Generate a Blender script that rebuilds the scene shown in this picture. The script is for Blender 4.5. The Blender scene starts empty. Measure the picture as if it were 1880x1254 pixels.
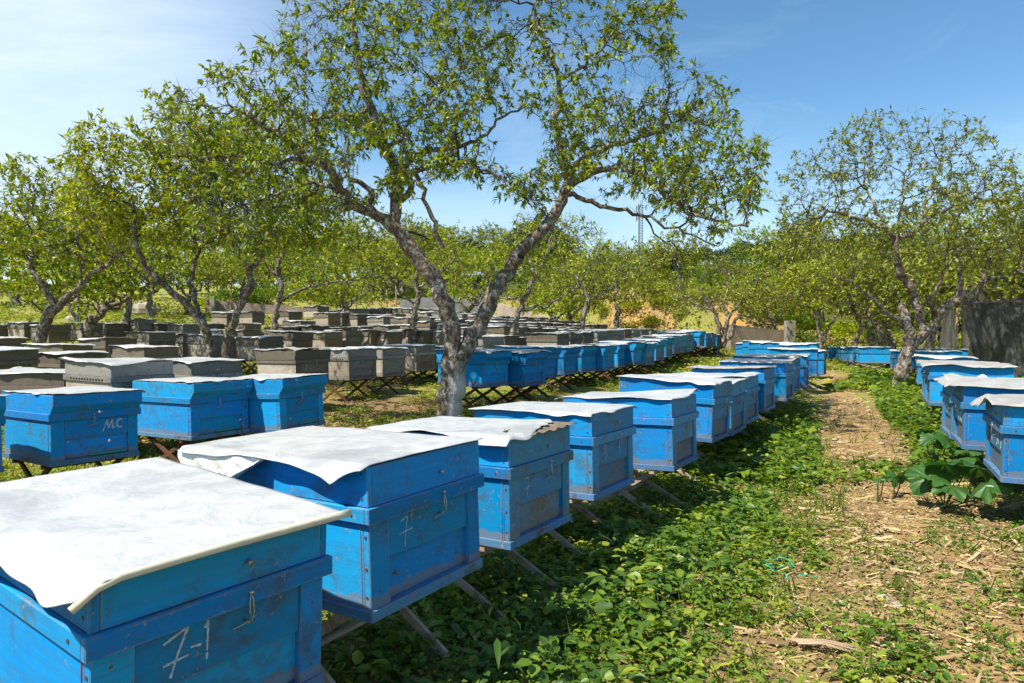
import bpy, math, random, time
import numpy as np
from mathutils import Vector, Matrix, Euler

T00 = time.time()
random.seed(7)
rng = np.random.default_rng(7)
C = bpy.context.scene.collection
F = 1250.0
CAMZ = 1.19
PITCH = 34.0 / F
R = math.radians

# ------------------------------------------------------------------ basic helpers
def px(u, v, d):
    """photo pixel + distance along the view axis -> world point"""
    xc = (u - 940.0) / F * d
    zc = -(v - 627.0) / F * d
    c, s = math.cos(PITCH), math.sin(PITCH)
    return np.array([xc, d * c + zc * s, -d * s + zc * c + CAMZ])

def link(o, parent=None):
    C.objects.link(o)
    if parent is not None:
        o.parent = parent
    return o

def tag(o, label=None, cat=None, group=None, kind=None):
    if label: o['label'] = label
    if cat: o['category'] = cat
    if group: o['group'] = group
    if kind: o['kind'] = kind
    return o

def empty(name, loc=(0, 0, 0), rot=(0, 0, 0)):
    o = bpy.data.objects.new(name, None)
    o.empty_display_size = 0.1
    o.location = loc
    o.rotation_euler = rot
    return link(o)

def npmesh(name, V, Fs, mats=(), smooth=False, attrs=None, mi=None):
    """V (n,3); Fs list of arrays (m,k)"""
    me = bpy.data.meshes.new(name)
    V = np.asarray(V, dtype=np.float32)
    Fs = [np.asarray(f, dtype=np.int32) for f in (Fs if isinstance(Fs, list) else [Fs]) if len(f)]
    loops = np.concatenate([f.ravel() for f in Fs])
    counts = np.concatenate([np.full(len(f), f.shape[1], dtype=np.int32) for f in Fs])
    starts = np.concatenate([[0], np.cumsum(counts)[:-1]]).astype(np.int32)
    me.vertices.add(len(V)); me.vertices.foreach_set('co', V.ravel())
    me.loops.add(len(loops)); me.loops.foreach_set('vertex_index', loops)
    me.polygons.add(len(counts)); me.polygons.foreach_set('loop_start', starts)
    me.polygons.foreach_set('loop_total', counts)
    if smooth:
        me.polygons.foreach_set('use_smooth', np.ones(len(counts), dtype=bool))
    if mi is not None:
        me.polygons.foreach_set('material_index', np.asarray(mi, dtype=np.int32))
    me.update(calc_edges=True)
    if attrs:
        for k, a in attrs.items():
            at = me.attributes.new(k, 'FLOAT', 'POINT')
            at.data.foreach_set('value', np.asarray(a, dtype=np.float32))
    for m in mats:
        me.materials.append(m)
    return me

def obj(name, me, parent=None):
    return link(bpy.data.objects.new(name, me), parent)

class MB:
    """collects simple solids into one mesh"""
    def __init__(s):
        s.v = []; s.f = []; s.n = 0
    def add(s, V, Fc):
        b = s.n
        s.v += [tuple(map(float, p)) for p in V]
        s.f += [tuple(i + b for i in f) for f in Fc]
        s.n += len(V)
        return s
    def box(s, x0, x1, y0, y1, z0, z1, j=0.0):
        V = [(x, y, z) for z in (z0, z1) for y in (y0, y1) for x in (x0, x1)]
        if j:
            V = [(a + random.uniform(-j, j), b + random.uniform(-j, j), c + random.uniform(-j, j)) for a, b, c in V]
        return s.add(V, [(0, 2, 3, 1), (4, 5, 7, 6), (0, 1, 5, 4), (2, 6, 7, 3), (0, 4, 6, 2), (1, 3, 7, 5)])
    def bar(s, p, q, w, t, up=(0, 0, 1)):
        p = Vector(p); q = Vector(q); d = (q - p).normalized()
        a = d.cross(Vector(up))
        if a.length < 1e-4: a = d.cross(Vector((1, 0, 0)))
        a.normalize(); b = a.cross(d).normalized()
        V = [P + a * i * w / 2 + b * k * t / 2 for P in (p, q) for k in (-1, 1) for i in (-1, 1)]
        return s.add(V, [(0, 2, 3, 1), (4, 5, 7, 6), (0, 1, 5, 4), (2, 6, 7, 3), (0, 4, 6, 2), (1, 3, 7, 5)])
    def prism(s, prof, x0, x1):
        n = len(prof)
        V = [(x0, y, z) for y, z in prof] + [(x1, y, z) for y, z in prof]
        Fc = [tuple(range(n)), tuple(reversed(range(n, 2 * n)))]
        Fc += [(i + n, (i + 1) % n + n, (i + 1) % n, i) for i in range(n)]
        return s.add(V, Fc)
    def tube(s, pts, r, n=6, r1=None):
        V, Fc = tube_np(np.array(pts, float), np.linspace(r, r if r1 is None else r1, len(pts)), n, cap=True)
        return s.add(V, [tuple(f) for f in Fc])
    def build(s, name, mats=(), bevel=0, smooth=False):
        me = bpy.data.meshes.new(name)
        me.from_pydata(s.v, [], s.f)
        if bevel:
            import bmesh
            bm = bmesh.new(); bm.from_mesh(me)
            bmesh.ops.recalc_face_normals(bm, faces=bm.faces)
            ed = [e for e in bm.edges if len(e.link_faces) == 2 and e.calc_face_angle(0) > 0.5]
            bmesh.ops.bevel(bm, geom=ed, offset=bevel, segments=1, affect='EDGES', profile=0.5)
            bm.to_mesh(me); bm.free()
        else:
            import bmesh
            bm = bmesh.new(); bm.from_mesh(me)
            bmesh.ops.recalc_face_normals(bm, faces=bm.faces)
            bm.to_mesh(me); bm.free()
        if smooth:
            for p in me.polygons: p.use_smooth = True
        for m in mats: me.materials.append(m)
        me.update()
        return me

def tube_np(P, rad, n=6, cap=False):
    m = len(P)
    T = np.gradient(P, axis=0)
    T /= np.linalg.norm(T, axis=1)[:, None] + 1e-9
    up = np.array([0, 0, 1.0]) if abs(T[0][2]) < 0.9 else np.array([1.0, 0, 0])
    U = np.zeros_like(P); 
    u = np.cross(T[0], up); u /= np.linalg.norm(u) + 1e-9
    for i in range(m):
        u = u - T[i] * np.dot(u, T[i]); u /= np.linalg.norm(u) + 1e-9
        U[i] = u
    W = np.cross(T, U)
    a = np.linspace(0, 2 * math.pi, n, endpoint=False)
    ring = (U[:, None, :] * np.cos(a)[None, :, None] + W[:, None, :] * np.sin(a)[None, :, None])
    V = (P[:, None, :] + ring * np.asarray(rad)[:, None, None]).reshape(-1, 3)
    i = np.arange(m - 1)[:, None] * n; j = np.arange(n)[None, :]; k = (np.arange(n)[None, :] + 1) % n
    Fq = np.stack([i + j, i + k, i + n + k, i + n + j], -1).reshape(-1, 4)
    if cap:
        Fl = [tuple(f) for f in Fq] + [tuple(range(n))[::-1], tuple(range((m - 1) * n, m * n))]
        return V, Fl
    return V, Fq

# value noise
_tab = rng.random((256, 256)).astype(np.float32)
def vnoise(x, y, s=1.0, o=0):
    x = np.asarray(x, float) / s + 37.3 * o + 500; y = np.asarray(y, float) / s + 11.7 * o + 500
    xi = np.floor(x).astype(int); yi = np.floor(y).astype(int)
    fx = x - xi; fy = y - yi
    fx = fx * fx * (3 - 2 * fx); fy = fy * fy * (3 - 2 * fy)
    g = lambda a, b: _tab[a % 256, b % 256]
    return (g(xi, yi) * (1 - fx) + g(xi + 1, yi) * fx) * (1 - fy) + (g(xi, yi + 1) * (1 - fx) + g(xi + 1, yi + 1) * fx) * fy
def fbm(x, y, s=1.0, o=0, k=4):
    t = 0; a = 0.5; n = 0
    for i in range(k):
        t = t + a * vnoise(x, y, s / 2 ** i, o + i); n += a; a *= 0.5
    return t / n

# ------------------------------------------------------------------ materials
class NT:
    def __init__(s, name):
        s.m = bpy.data.materials.new(name); s.m.use_nodes = True
        s.t = s.m.node_tree; s.t.nodes.clear()
        s.out = s.n('ShaderNodeOutputMaterial')
    def n(s, typ, **k):
        nd = s.t.nodes.new(typ)
        for a, v in k.items():
            if a.startswith('i_'):
                key = a[2:].replace('_', ' ')
                nd.inputs[key].default_value = v
            else:
                setattr(nd, a, v)
        return nd
    def l(s, a, b):
        s.t.links.new(a, b)
    def noise(s, scale, detail=4, rough=0.6, vec=None, dist=0.0):
        nd = s.n('ShaderNodeTexNoise')
        nd.inputs['Scale'].default_value = scale; nd.inputs['Detail'].default_value = detail
        nd.inputs['Roughness'].default_value = rough; nd.inputs['Distortion'].default_value = dist
        if vec is not None: s.l(vec, nd.inputs['Vector'])
        return nd.outputs['Fac']
    def ramp(s, fac, stops, interp='LINEAR'):
        nd = s.n('ShaderNodeValToRGB'); cr = nd.color_ramp; cr.interpolation = interp
        while len(cr.elements) < len(stops): cr.elements.new(0.5)
        for e, (p, c) in zip(cr.elements, stops):
            e.position = p; e.color = (c, c, c, 1) if isinstance(c, (int, float)) else (*c, 1)
        s.l(fac, nd.inputs['Fac'])
        return nd.outputs['Color']
    def mix(s, fac, a, b, mode='MIX'):
        nd = s.n('ShaderNodeMix'); nd.data_type = 'RGBA'; nd.blend_type = mode
        for i, v in ((0, fac), (6, a), (7, b)):
            if isinstance(v, bpy.types.NodeSocket): s.l(v, nd.inputs[i])
            elif isinstance(v, (int, float)) and i == 0: nd.inputs[i].default_value = v
            else: nd.inputs[i].default_value = (v, v, v, 1) if isinstance(v, (int, float)) else (*v, 1)
        return nd.outputs[2]
    def math(s, op, a, b=0.0):
        nd = s.n('ShaderNodeMath'); nd.operation = op
        for i, v in ((0, a), (1, b)):
            if isinstance(v, bpy.types.NodeSocket): s.l(v, nd.inputs[i])
            else: nd.inputs[i].default_value = v
        return nd.outputs[0]
    def objvec(s, scale=(1, 1, 1), rand=True):
        tc = s.n('ShaderNodeTexCoord'); mp = s.n('ShaderNodeMapping')
        mp.inputs['Scale'].default_value = scale
        s.l(tc.outputs['Object'], mp.inputs['Vector'])
        if rand:
            oi = s.n('ShaderNodeObjectInfo')
            va = s.n('ShaderNodeVectorMath'); va.operation = 'SCALE'
            cx = s.n('ShaderNodeCombineXYZ')
            s.l(oi.outputs['Random'], cx.inputs[0]); s.l(oi.outputs['Random'], cx.inputs[2])
            s.l(cx.outputs[0], va.inputs[0]); va.inputs['Scale'].default_value = 57.0
            s.l(va.outputs[0], mp.inputs['Location'])
        return mp.outputs['Vector']
    def bsdf(s, col, rough=0.6, metal=0.0, bump=None, bstr=0.3, bdist=0.01, spec=0.5, extra=None):
        p = s.n('ShaderNodeBsdfPrincipled')
        if isinstance(col, bpy.types.NodeSocket): s.l(col, p.inputs['Base Color'])
        else: p.inputs['Base Color'].default_value = (*col, 1)
        if isinstance(rough, bpy.types.NodeSocket): s.l(rough, p.inputs['Roughness'])
        else: p.inputs['Roughness'].default_value = rough
        p.inputs['Metallic'].default_value = metal
        p.inputs['Specular IOR Level'].default_value = spec
        if bump is not None:
            b = s.n('ShaderNodeBump'); b.inputs['Strength'].default_value = bstr
            b.inputs['Distance'].default_value = bdist
            s.l(bump, b.inputs['Height']); s.l(b.outputs[0], p.inputs['Normal'])
        s.l(p.outputs[0], s.out.inputs[0])
        return p

def m_paint(name, base, faded, dirt=(0.075, 0.06, 0.045), wood=(0.30, 0.26, 0.22), fade=0.35, chips=0.595, low=True, grime=0.5, spec=0.06, edge=False):
    t = NT(name)
    v = t.objvec(); vg = t.objvec((1.5, 1.5, 22))
    n1 = t.noise(3.0, 5, 0.65, v); n2 = t.noise(14, 5, 0.7, v, 0.6); n3 = t.noise(45, 4, 0.7, v)
    grain = t.noise(3.0, 5, 0.7, vg)
    c = t.mix(t.ramp(n1, [(0.5 - fade * 0.5, 0), (0.5 + 0.32, 1)]), base, faded)
    oi = t.n('ShaderNodeObjectInfo')
    hs = t.n('ShaderNodeHueSaturation')
    t.l(c, hs.inputs['Color'])
    t.l(t.math('ADD', t.math('MULTIPLY', oi.outputs['Random'], 0.40), 0.80), hs.inputs['Value'])
    t.l(t.math('ADD', t.math('MULTIPLY', oi.outputs['Random'], -0.012), 1.0), hs.inputs['Saturation'])
    t.l(t.math('ADD', t.math('MULTIPLY', t.math('FRACT', t.math('MULTIPLY', oi.outputs['Random'], 7.3)), -0.022), 0.506), hs.inputs['Hue'])
    c = hs.outputs[0]
    c = t.mix(t.math('MULTIPLY', t.ramp(grain, [(0.35, 1), (0.6, 0)]), 0.22), c, dirt)
    # grime blotches
    c = t.mix(t.math('MULTIPLY', t.ramp(t.math('MULTIPLY', n2, n1), [(0.24, 0), (0.37, 1)]), grime), c, dirt)
    # chips showing bare wood
    chip = t.ramp(n3, [(chips, 0), (chips + 0.025, 1)])
    chip2 = t.ramp(n2, [(0.50, 0), (0.62, 1)])
    c = t.mix(t.math('MULTIPLY', t.math('MULTIPLY', chip, chip2), 0.8), c, wood)
    if low:
        tc = t.n('ShaderNodeTexCoord'); sx = t.n('ShaderNodeSeparateXYZ'); t.l(tc.outputs['Object'], sx.inputs[0])
        h = t.math('ADD', sx.outputs[2], t.math('MULTIPLY', n2, -0.09))
        lo = t.ramp(h, [(-0.03, 1), (-0.012, 0)])
        c = t.mix(t.math('MULTIPLY', lo, 0.6), c, (0.20, 0.17, 0.14))
    if edge:
        bv = t.n('ShaderNodeBevel'); bv.samples = 4; bv.inputs['Radius'].default_value = 0.006
        ge = t.n('ShaderNodeNewGeometry'); dt = t.n('ShaderNodeVectorMath'); dt.operation = 'DOT_PRODUCT'
        t.l(bv.outputs[0], dt.inputs[0]); t.l(ge.outputs['Normal'], dt.inputs[1])
        em = t.math('MULTIPLY', t.ramp(dt.outputs['Value'], [(0.86, 1), (0.985, 0)]), t.ramp(n2, [(0.40, 0), (0.54, 1)]))
        c = t.mix(t.math('MULTIPLY', em, 0.85), c, (0.27, 0.225, 0.19))
    t.bsdf(c, 0.55, bump=t.math('ADD', t.math('MULTIPLY', grain, 0.6), t.math('MULTIPLY', n3, 0.3)), bstr=0.35, bdist=0.004, spec=spec)
    return t.m

BLUE = (0.0, 0.235, 0.62); BLUE_F = (0.004, 0.30, 0.68)
M_blue = m_paint('blue_paint', BLUE, BLUE_F, fade=0.3, edge=True)
M_bluerim = m_paint('blue_rim_paint', (0.0, 0.20, 0.53), (0.008, 0.25, 0.54), low=False, edge=True)
M_front = m_paint('weathered_blue_front', (0.0, 0.215, 0.56), (0.018, 0.235, 0.48), fade=0.5, grime=0.55, chips=0.6, edge=True)
M_frontgrey = m_paint('faded_blue_front', (0.025, 0.24, 0.48), (0.12, 0.27, 0.38), fade=0.6, grime=0.7, chips=0.58, dirt=(0.13, 0.10, 0.07), edge=True)
M_entr = m_paint('entrance_board_paint', (0.03, 0.16, 0.36), (0.20, 0.19, 0.17), fade=0.6, grime=0.8, chips=0.56, dirt=(0.16, 0.11, 0.07))
M_floorb = m_paint('floor_board_paint', (0.01, 0.18, 0.44), (0.16, 0.20, 0.27), fade=0.6, low=False, grime=0.8, chips=.57, edge=True)
M_side = m_paint('sunlit_side_wood', (0.36, 0.30, 0.235), (0.46, 0.40, 0.33), dirt=(0.10, 0.08, 0.06), wood=(0.42, 0.3, 0.2), fade=0.7)  # paler than lids and fronts: sunlight on the sides put into the wood colour
M_grey = m_paint('grey_weathered_wood', (0.20, 0.20, 0.185), (0.32, 0.30, 0.27), dirt=(0.06, 0.05, 0.04), wood=(0.36, 0.3, 0.24), fade=0.7)
M_greyd = m_paint('dark_weathered_wood', (0.135, 0.122, 0.098), (0.24, 0.20, 0.155), dirt=(0.04, 0.035, 0.03), wood=(0.28, 0.2, 0.14), fade=0.7)
M_brown = m_paint('brown_weathered_wood', (0.19, 0.115, 0.065), (0.25, 0.19, 0.14), dirt=(0.05, 0.04, 0.03), wood=(0.34, 0.25, 0.17), fade=0.7)
M_slat = m_paint('pale_bare_slat', (0.36, 0.27, 0.19), (0.52, 0.43, 0.33), dirt=(0.12, 0.08, 0.05), low=False, grime=0.6)
M_rust = m_paint('rusty_leg', (0.10, 0.050, 0.030), (0.16, 0.085, 0.05), dirt=(0.03, 0.02, 0.015), low=False)

def m_sheet(name, c0, c1, stain, metal=0.0, rough=0.45, st=0.5, bs=0.6, warm=0.0):
    t = NT(name); v = t.objvec()
    n1 = t.noise(2.6, 5, 0.6, v, 0.8); n2 = t.noise(11, 5, 0.7, v, 0.5); n3 = t.noise(60, 3, 0.6, v)
    c = t.mix(t.ramp(n2, [(0.38, 0), (0.62, 1)]), c0, c1)
    c = t.mix(t.math('MULTIPLY', t.ramp(n1, [(0.52, 0), (0.68, 1)]), st), c, stain)
    c = t.mix(t.math('MULTIPLY', t.ramp(n3, [(0.62, 0), (0.7, 1)]), 0.35), c, stain)
    vo = t.n('ShaderNodeTexVoronoi'); vo.feature = 'DISTANCE_TO_EDGE'; vo.inputs['Scale'].default_value = 4
    dv = t.n('ShaderNodeVectorMath'); dv.operation = 'ADD'; nz = t.n('ShaderNodeTexNoise'); nz.inputs['Scale'].default_value = 5; t.l(v, nz.inputs['Vector']); t.l(v, dv.inputs[0]); t.l(nz.outputs['Color'], dv.inputs[1]); t.l(dv.outputs[0], vo.inputs['Vector'])
    cre = t.ramp(vo.outputs['Distance'], [(0, 0), (0.10, 1)])
    t.bsdf(c, rough, metal, bump=t.math('ADD', n1, t.math('ADD', t.math('MULTIPLY', n2, 0.5), t.math('MULTIPLY', cre, 0.10))), bstr=bs, bdist=0.012)
    return t.m
M_white = m_sheet('white_plastic_sheet', (0.41, 0.42, 0.43), (0.54, 0.54, 0.53), (0.27, 0.28, 0.30), st=0.65, rough=0.36, bs=0.45)
M_foil = m_sheet('silver_foil_sheet', (0.62, 0.63, 0.62), (0.74, 0.74, 0.72), (0.40, 0.39, 0.36), metal=0.25, rough=0.38, st=0.6)
M_tin = m_sheet('dusty_grey_sheet', (0.40, 0.39, 0.36), (0.52, 0.50, 0.47), (0.30, 0.24, 0.19), metal=0.2, rough=0.45, st=0.7)
M_dull = m_sheet('dull_weathered_sheet', (0.34, 0.34, 0.32), (0.48, 0.47, 0.45), (0.16, 0.15, 0.13), metal=0.2, rough=0.42, st=0.8)

def m_simple(name, col, rough=0.6, metal=0.0, var=0.25, scale=20, spec=0.4):
    t = NT(name); v = t.objvec()
    n = t.noise(scale, 4, 0.6, v)
    c = t.mix(t.ramp(n, [(0.3, 0), (0.7, 1)]), tuple(x * (1 - var) for x in col), tuple(min(1, x * (1 + var)) for x in col))
    t.bsdf(c, rough, metal, bump=n, bstr=0.3, bdist=0.005, spec=spec)
    return t.m
M_wire = m_simple('wire_metal', (0.45, 0.42, 0.36), 0.4, 0.8)
M_nail = m_simple('nail_metal', (0.16, 0.12, 0.10), 0.5, 0.6)
M_dark = m_simple('hole_shade', (0.012, 0.011, 0.010), 0.9)
M_chalk = m_simple('chalk', (0.50, 0.56, 0.60), 0.95, var=0.35, scale=90)
M_green = m_simple('green_entrance_strip', (0.01, 0.30, 0.20), 0.5)
M_rope = m_simple('green_plastic_tape', (0.02, 0.45, 0.30), 0.35)
M_cream = m_simple('cream_roll_edge', (0.62, 0.58, 0.44), 0.45, var=0.1)
M_pole = m_simple('bamboo_pole', (0.36, 0.25, 0.16), 0.7, scale=9)
M_steel = m_simple('mast_steel', (0.20, 0.21, 0.23), 0.5, 0.3)
M_cable = m_simple('black_cable', (0.03, 0.03, 0.03), 0.6)
M_stone = m_simple('stone', (0.36, 0.31, 0.24), 0.9, var=0.35, scale=6)
M_roof = m_simple('brown_shed_roof', (.13, .105, .085), .95, var=.2, scale=2)
M_rustytin = m_simple('rusty_tin', (.17, .13, .09), .7, .2, var=.5, scale=25)
M_bee = m_simple('bee_body', (0.22, 0.12, 0.05), 0.6, scale=200, var=0.6)
M_wing = m_simple('bee_wing', (0.20, 0.17, 0.13), 0.5)
M_petal = m_simple('white_petal', (0.8, 0.78, 0.82), 0.6, var=0.05)

def m_leaf(name, stops, trans=0.35, rough=0.42, gloss=0.4):
    t = NT(name)
    at = t.n('ShaderNodeAttribute'); at.attribute_name = 'tone'
    c = t.ramp(at.outputs['Fac'], stops)
    p = t.n('ShaderNodeBsdfPrincipled'); t.l(c, p.inputs['Base Color'])
    p.inputs['Roughness'].default_value = rough; p.inputs['Specular IOR Level'].default_value = gloss
    tr = t.n('ShaderNodeBsdfTranslucent')
    hs = t.n('ShaderNodeHueSaturation'); hs.inputs['Hue'].default_value = 0.485
    hs.inputs['Saturation'].default_value = 1.1; hs.inputs['Value'].default_value = 1.5
    t.l(c, hs.inputs['Color']); t.l(hs.outputs[0], tr.inputs[0])
    mx = t.n('ShaderNodeMixShader'); mx.inputs[0].default_value = trans
    t.l(p.outputs[0], mx.inputs[1]); t.l(tr.outputs[0], mx.inputs[2]); t.l(mx.outputs[0], t.out.inputs[0])
    return t.m
M_leaf = m_leaf('plum_leaf', [(0.0, (0.040, 0.095, 0.008)), (0.45, (0.155, 0.235, 0.010)), (0.8, (0.34, 0.40, 0.014)), (0.95, (0.29, 0.27, 0.03)), (1.0, (0.30, 0.13, 0.04))], 0.30)
M_leafy = m_leaf('yellow_green_leaf', [(0.0, (0.070, 0.135, 0.008)), (0.4, (0.225, 0.305, 0.010)), (0.8, (0.42, 0.46, 0.014)), (0.96, (0.34, 0.31, 0.03)), (1.0, (0.30, 0.14, 0.05))], 0.30)
M_leafg = m_leaf('grey_green_leaf', [(0.0, (0.080, 0.115, 0.016)), (0.5, (0.21, 0.255, 0.024)), (0.9, (0.38, 0.39, 0.030)), (1.0, (0.27, 0.17, 0.08))], 0.28)
M_leafd = m_leaf('dark_far_leaf', [(0.0, (0.025, 0.055, 0.025)), (0.5, (0.045, 0.085, 0.035)), (1.0, (0.085, 0.14, 0.045))], 0.25)
M_weed = m_leaf('weed_leaf', [(0.0, (0.034, 0.088, 0.012)), (0.40, (0.082, 0.165, 0.018)), (0.75, (0.19, 0.28, 0.028)), (1.0, (0.38, 0.38, 0.05))], 0.35)
M_grass = m_leaf('meadow_grass', [(0.0, (0.10, 0.13, 0.022)), (0.5, (0.24, 0.26, 0.04)), (1.0, (0.44, 0.38, 0.09))], 0.3, 0.6, 0.2)
M_bigleaf = m_leaf('squash_leaf', [(0.0, (0.028, 0.085, 0.02)), (0.5, (0.05, 0.14, 0.025)), (1.0, (0.09, 0.19, 0.05))], 0.35)

def m_straw():
    t = NT('straw')
    at = t.n('ShaderNodeAttribute'); at.attribute_name = 'tone'
    c = t.ramp(at.outputs['Fac'], [(0, (0.13, 0.085, 0.045)), (0.5, (0.30, 0.20, 0.085)), (1, (0.52, 0.39, 0.20))])
    t.bsdf(c, 0.8, spec=0.2); return t.m
M_straw = m_straw()

def m_bark(name='lichen_bark', wash=False):
    t = NT(name); v = t.objvec((1, 1, 1), rand=False)
    vs = t.objvec((1, 1, 0.45), rand=False)
    n1 = t.noise(13, 6, 0.75, v, 0.5); n2 = t.noise(26, 5, 0.75, vs, 0.3); n3 = t.noise(9, 4, 0.6, v, 1.2)
    vo = t.n('ShaderNodeTexVoronoi'); vo.inputs['Scale'].default_value = 26; t.l(vs, vo.inputs['Vector'])
    c = t.mix(t.ramp(n2, [(0.34, 0), (0.62, 1)]), (0.040, 0.029, 0.021), (0.20, 0.15, 0.108))
    c = t.mix(t.math('MULTIPLY', t.ramp(n1, [(0.50, 0), (0.56, 1)]), 0.76), c, (0.40, 0.38, 0.335))
    c = t.mix(t.math('MULTIPLY', t.ramp(n3, [(0.60, 0), (0.68, 1)]), 0.7), c, (0.15, 0.13, 0.05))
    if wash:
        # old whitewash on one flank of the lower trunk
        tc = t.n('ShaderNodeTexCoord'); sx = t.n('ShaderNodeSeparateXYZ'); t.l(tc.outputs['Object'], sx.inputs[0])
        a = t.math('ADD', sx.outputs[0], t.math('MULTIPLY', n1, 0.16))
        side = t.ramp(t.math('ADD', a, t.math('MULTIPLY', sx.outputs[2], -0.20)), [(0.02, 0), (0.06, 1)])
        hz = t.ramp(t.math('MULTIPLY', t.math('ADD', sx.outputs[2], t.math('MULTIPLY', n1, 0.5)), 0.5), [(0.40, 1), (0.48, 0)])
        c = t.mix(t.math('MULTIPLY', t.math('MULTIPLY', side, hz), 0.85), c, (0.62, 0.60, 0.55))
    hgt = t.math('ADD', t.math('MULTIPLY', vo.outputs['Distance'], 0.8), n2)
    t.bsdf(c, 0.9, bump=hgt, bstr=0.9, bdist=0.02, spec=0.2)
    return t.m
M_bark = m_bark(); M_barkw = m_bark('whitewashed_bark', True)
M_twig = m_simple('twig_bark', (0.060, 0.046, 0.036), 0.9, var=0.4, scale=12)

def m_ground():
    t = NT('soil_ground')
    tc = t.n('ShaderNodeTexCoord'); P = tc.outputs['Object']
    g = t.n('ShaderNodeNewGeometry'); sx = t.n('ShaderNodeSeparateXYZ'); t.l(g.outputs['Normal'], sx.inputs[0])
    n1 = t.noise(0.35, 6, 0.6, P); n2 = t.noise(2.6, 6, 0.65, P, 0.4); n3 = t.noise(24, 5, 0.7, P); n4 = t.noise(90, 3, 0.7, P)
    soil = t.mix(t.ramp(n3, [(0.35, 0), (0.65, 1)]), (0.19, 0.12, 0.055), (0.34, 0.225, 0.095))
    soil = t.mix(t.math('MULTIPLY', t.ramp(n4, [(0.5, 0), (0.7, 1)]), 0.6), soil, (0.44, 0.33, 0.17))
    soil = t.mix(t.math('MULTIPLY', t.ramp(n2, [(0.5, 0), (0.72, 1)]), 0.55), soil, (0.15, 0.10, 0.055))
    grass = t.mix(t.ramp(n3, [(0.3, 0), (0.7, 1)]), (0.17, 0.19, 0.04), (0.36, 0.34, 0.08))
    at = t.n('ShaderNodeAttribute'); at.attribute_name = 'green'
    f = t.ramp(t.math('ADD', at.outputs['Fac'], t.math('MULTIPLY', t.math('SUBTRACT', n2, 0.5), 1.2)), [(0.42, 0), (0.62, 1)])
    c = t.mix(f, soil, grass)
    bank = t.mix(t.ramp(n2, [(0.40, 0), (0.62, 1)]), (0.30, 0.22, 0.10), (0.52, 0.27, 0.075))
    bank = t.mix(t.ramp(n3, [(0.55, 0), (0.75, 1)]), bank, (0.70, 0.52, 0.28))
    fa = t.n('ShaderNodeAttribute'); fa.attribute_name = 'scrub'
    c = t.mix(fa.outputs['Fac'], c, t.mix(t.ramp(n2, [(.35, 0), (.65, 1)]), (0.045, 0.065, 0.016), (0.15, 0.16, 0.045)))
    ba = t.n('ShaderNodeAttribute'); ba.attribute_name = 'bank'
    c = t.mix(ba.outputs['Fac'], c, bank)
    t.bsdf(c, 0.95, bump=t.math('ADD', n3, t.math('MULTIPLY', n4, 0.5)), bstr=0.8, bdist=0.03, spec=0.15)
    return t.m
M_ground = m_ground()
def m_path():
    t = NT('trodden_earth')
    tc = t.n('ShaderNodeTexCoord'); P = tc.outputs['Object']
    n2 = t.noise(3, 6, 0.65, P, 0.4); n3 = t.noise(28, 5, 0.7, P); n4 = t.noise(110, 3, 0.7, P)
    c = t.mix(t.ramp(n3, [(0.35, 0), (0.65, 1)]), (0.25, 0.155, 0.062), (0.40, 0.26, 0.105))
    c = t.mix(t.math('MULTIPLY', t.ramp(n4, [(0.5, 0), (0.7, 1)]), 0.6), c, (0.50, 0.355, 0.17))
    c = t.mix(t.math('MULTIPLY', t.ramp(n2, [(0.5, 0), (0.75, 1)]), 0.5), c, (0.22, 0.14, 0.07))
    t.bsdf(c, 0.95, bump=t.math('ADD', n3, t.math('MULTIPLY', n4, 0.5)), bstr=0.8, bdist=0.02, spec=0.15)
    return t.m
M_path = m_path()

def m_block(name, c0, c1, mortar, bw=0.4, bh=0.2):
    t = NT(name); tc = t.n('ShaderNodeTexCoord')
    mp = t.n('ShaderNodeMapping'); mp.inputs['Rotation'].default_value = (R(90), 0, 0)
    t.l(tc.outputs['Object'], mp.inputs['Vector'])
    b = t.n('ShaderNodeTexBrick'); t.l(mp.outputs[0], b.inputs['Vector'])
    b.inputs['Scale'].default_value = 1; b.inputs['Brick Width'].default_value = bw; b.inputs['Row Height'].default_value = bh
    b.inputs['Mortar Size'].default_value = 0.012
    b.inputs['Color1'].default_value = (*c0, 1); b.inputs['Color2'].default_value = (*c1, 1); b.inputs['Mortar'].default_value = (*mortar, 1)
    n = t.noise(2.2, 6, 0.7, tc.outputs['Object']); n2 = t.noise(18, 4, 0.7, tc.outputs['Object'])
    c = t.mix(t.math('MULTIPLY', t.ramp(n, [(0.42, 0), (0.7, 1)]), 0.6), b.outputs['Color'], tuple(x * 0.45 for x in c0))
    c = t.mix(t.math('MULTIPLY', n2, 0.25), c, (0.5, 0.45, 0.4))
    t.bsdf(c, 0.95, bump=n2, bstr=0.5, bdist=0.02, spec=0.1)
    return t.m
M_brick = m_block('brick_wall', (0.30, 0.20, 0.17), (0.38, 0.27, 0.22), (0.40, 0.37, 0.33), 0.22, 0.10)
M_block = m_block('concrete_block_wall', (0.25, 0.25, 0.26), (0.29, 0.29, 0.30), (0.22, 0.22, 0.22))
M_pinkb = m_block('pinkish_brick_wall', (0.44, 0.32, 0.26), (0.50, 0.38, 0.31), (0.46, 0.40, 0.35), 0.3, 0.14)
M_tan = m_block('tan_block_wall', (0.33, 0.25, 0.18), (0.40, 0.31, 0.22), (0.30, 0.25, 0.2), 0.45, 0.22)
M_cream_w = m_block('cream_rendered_wall', (0.55, 0.50, 0.40), (0.60, 0.54, 0.44), (0.45, 0.40, 0.33), 0.8, 0.5)
M_stonew = m_block('rough_stone_wall', (0.16, 0.13, 0.09), (0.24, 0.20, 0.13), (0.06, 0.06, 0.04), 0.9, 0.45)
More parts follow.
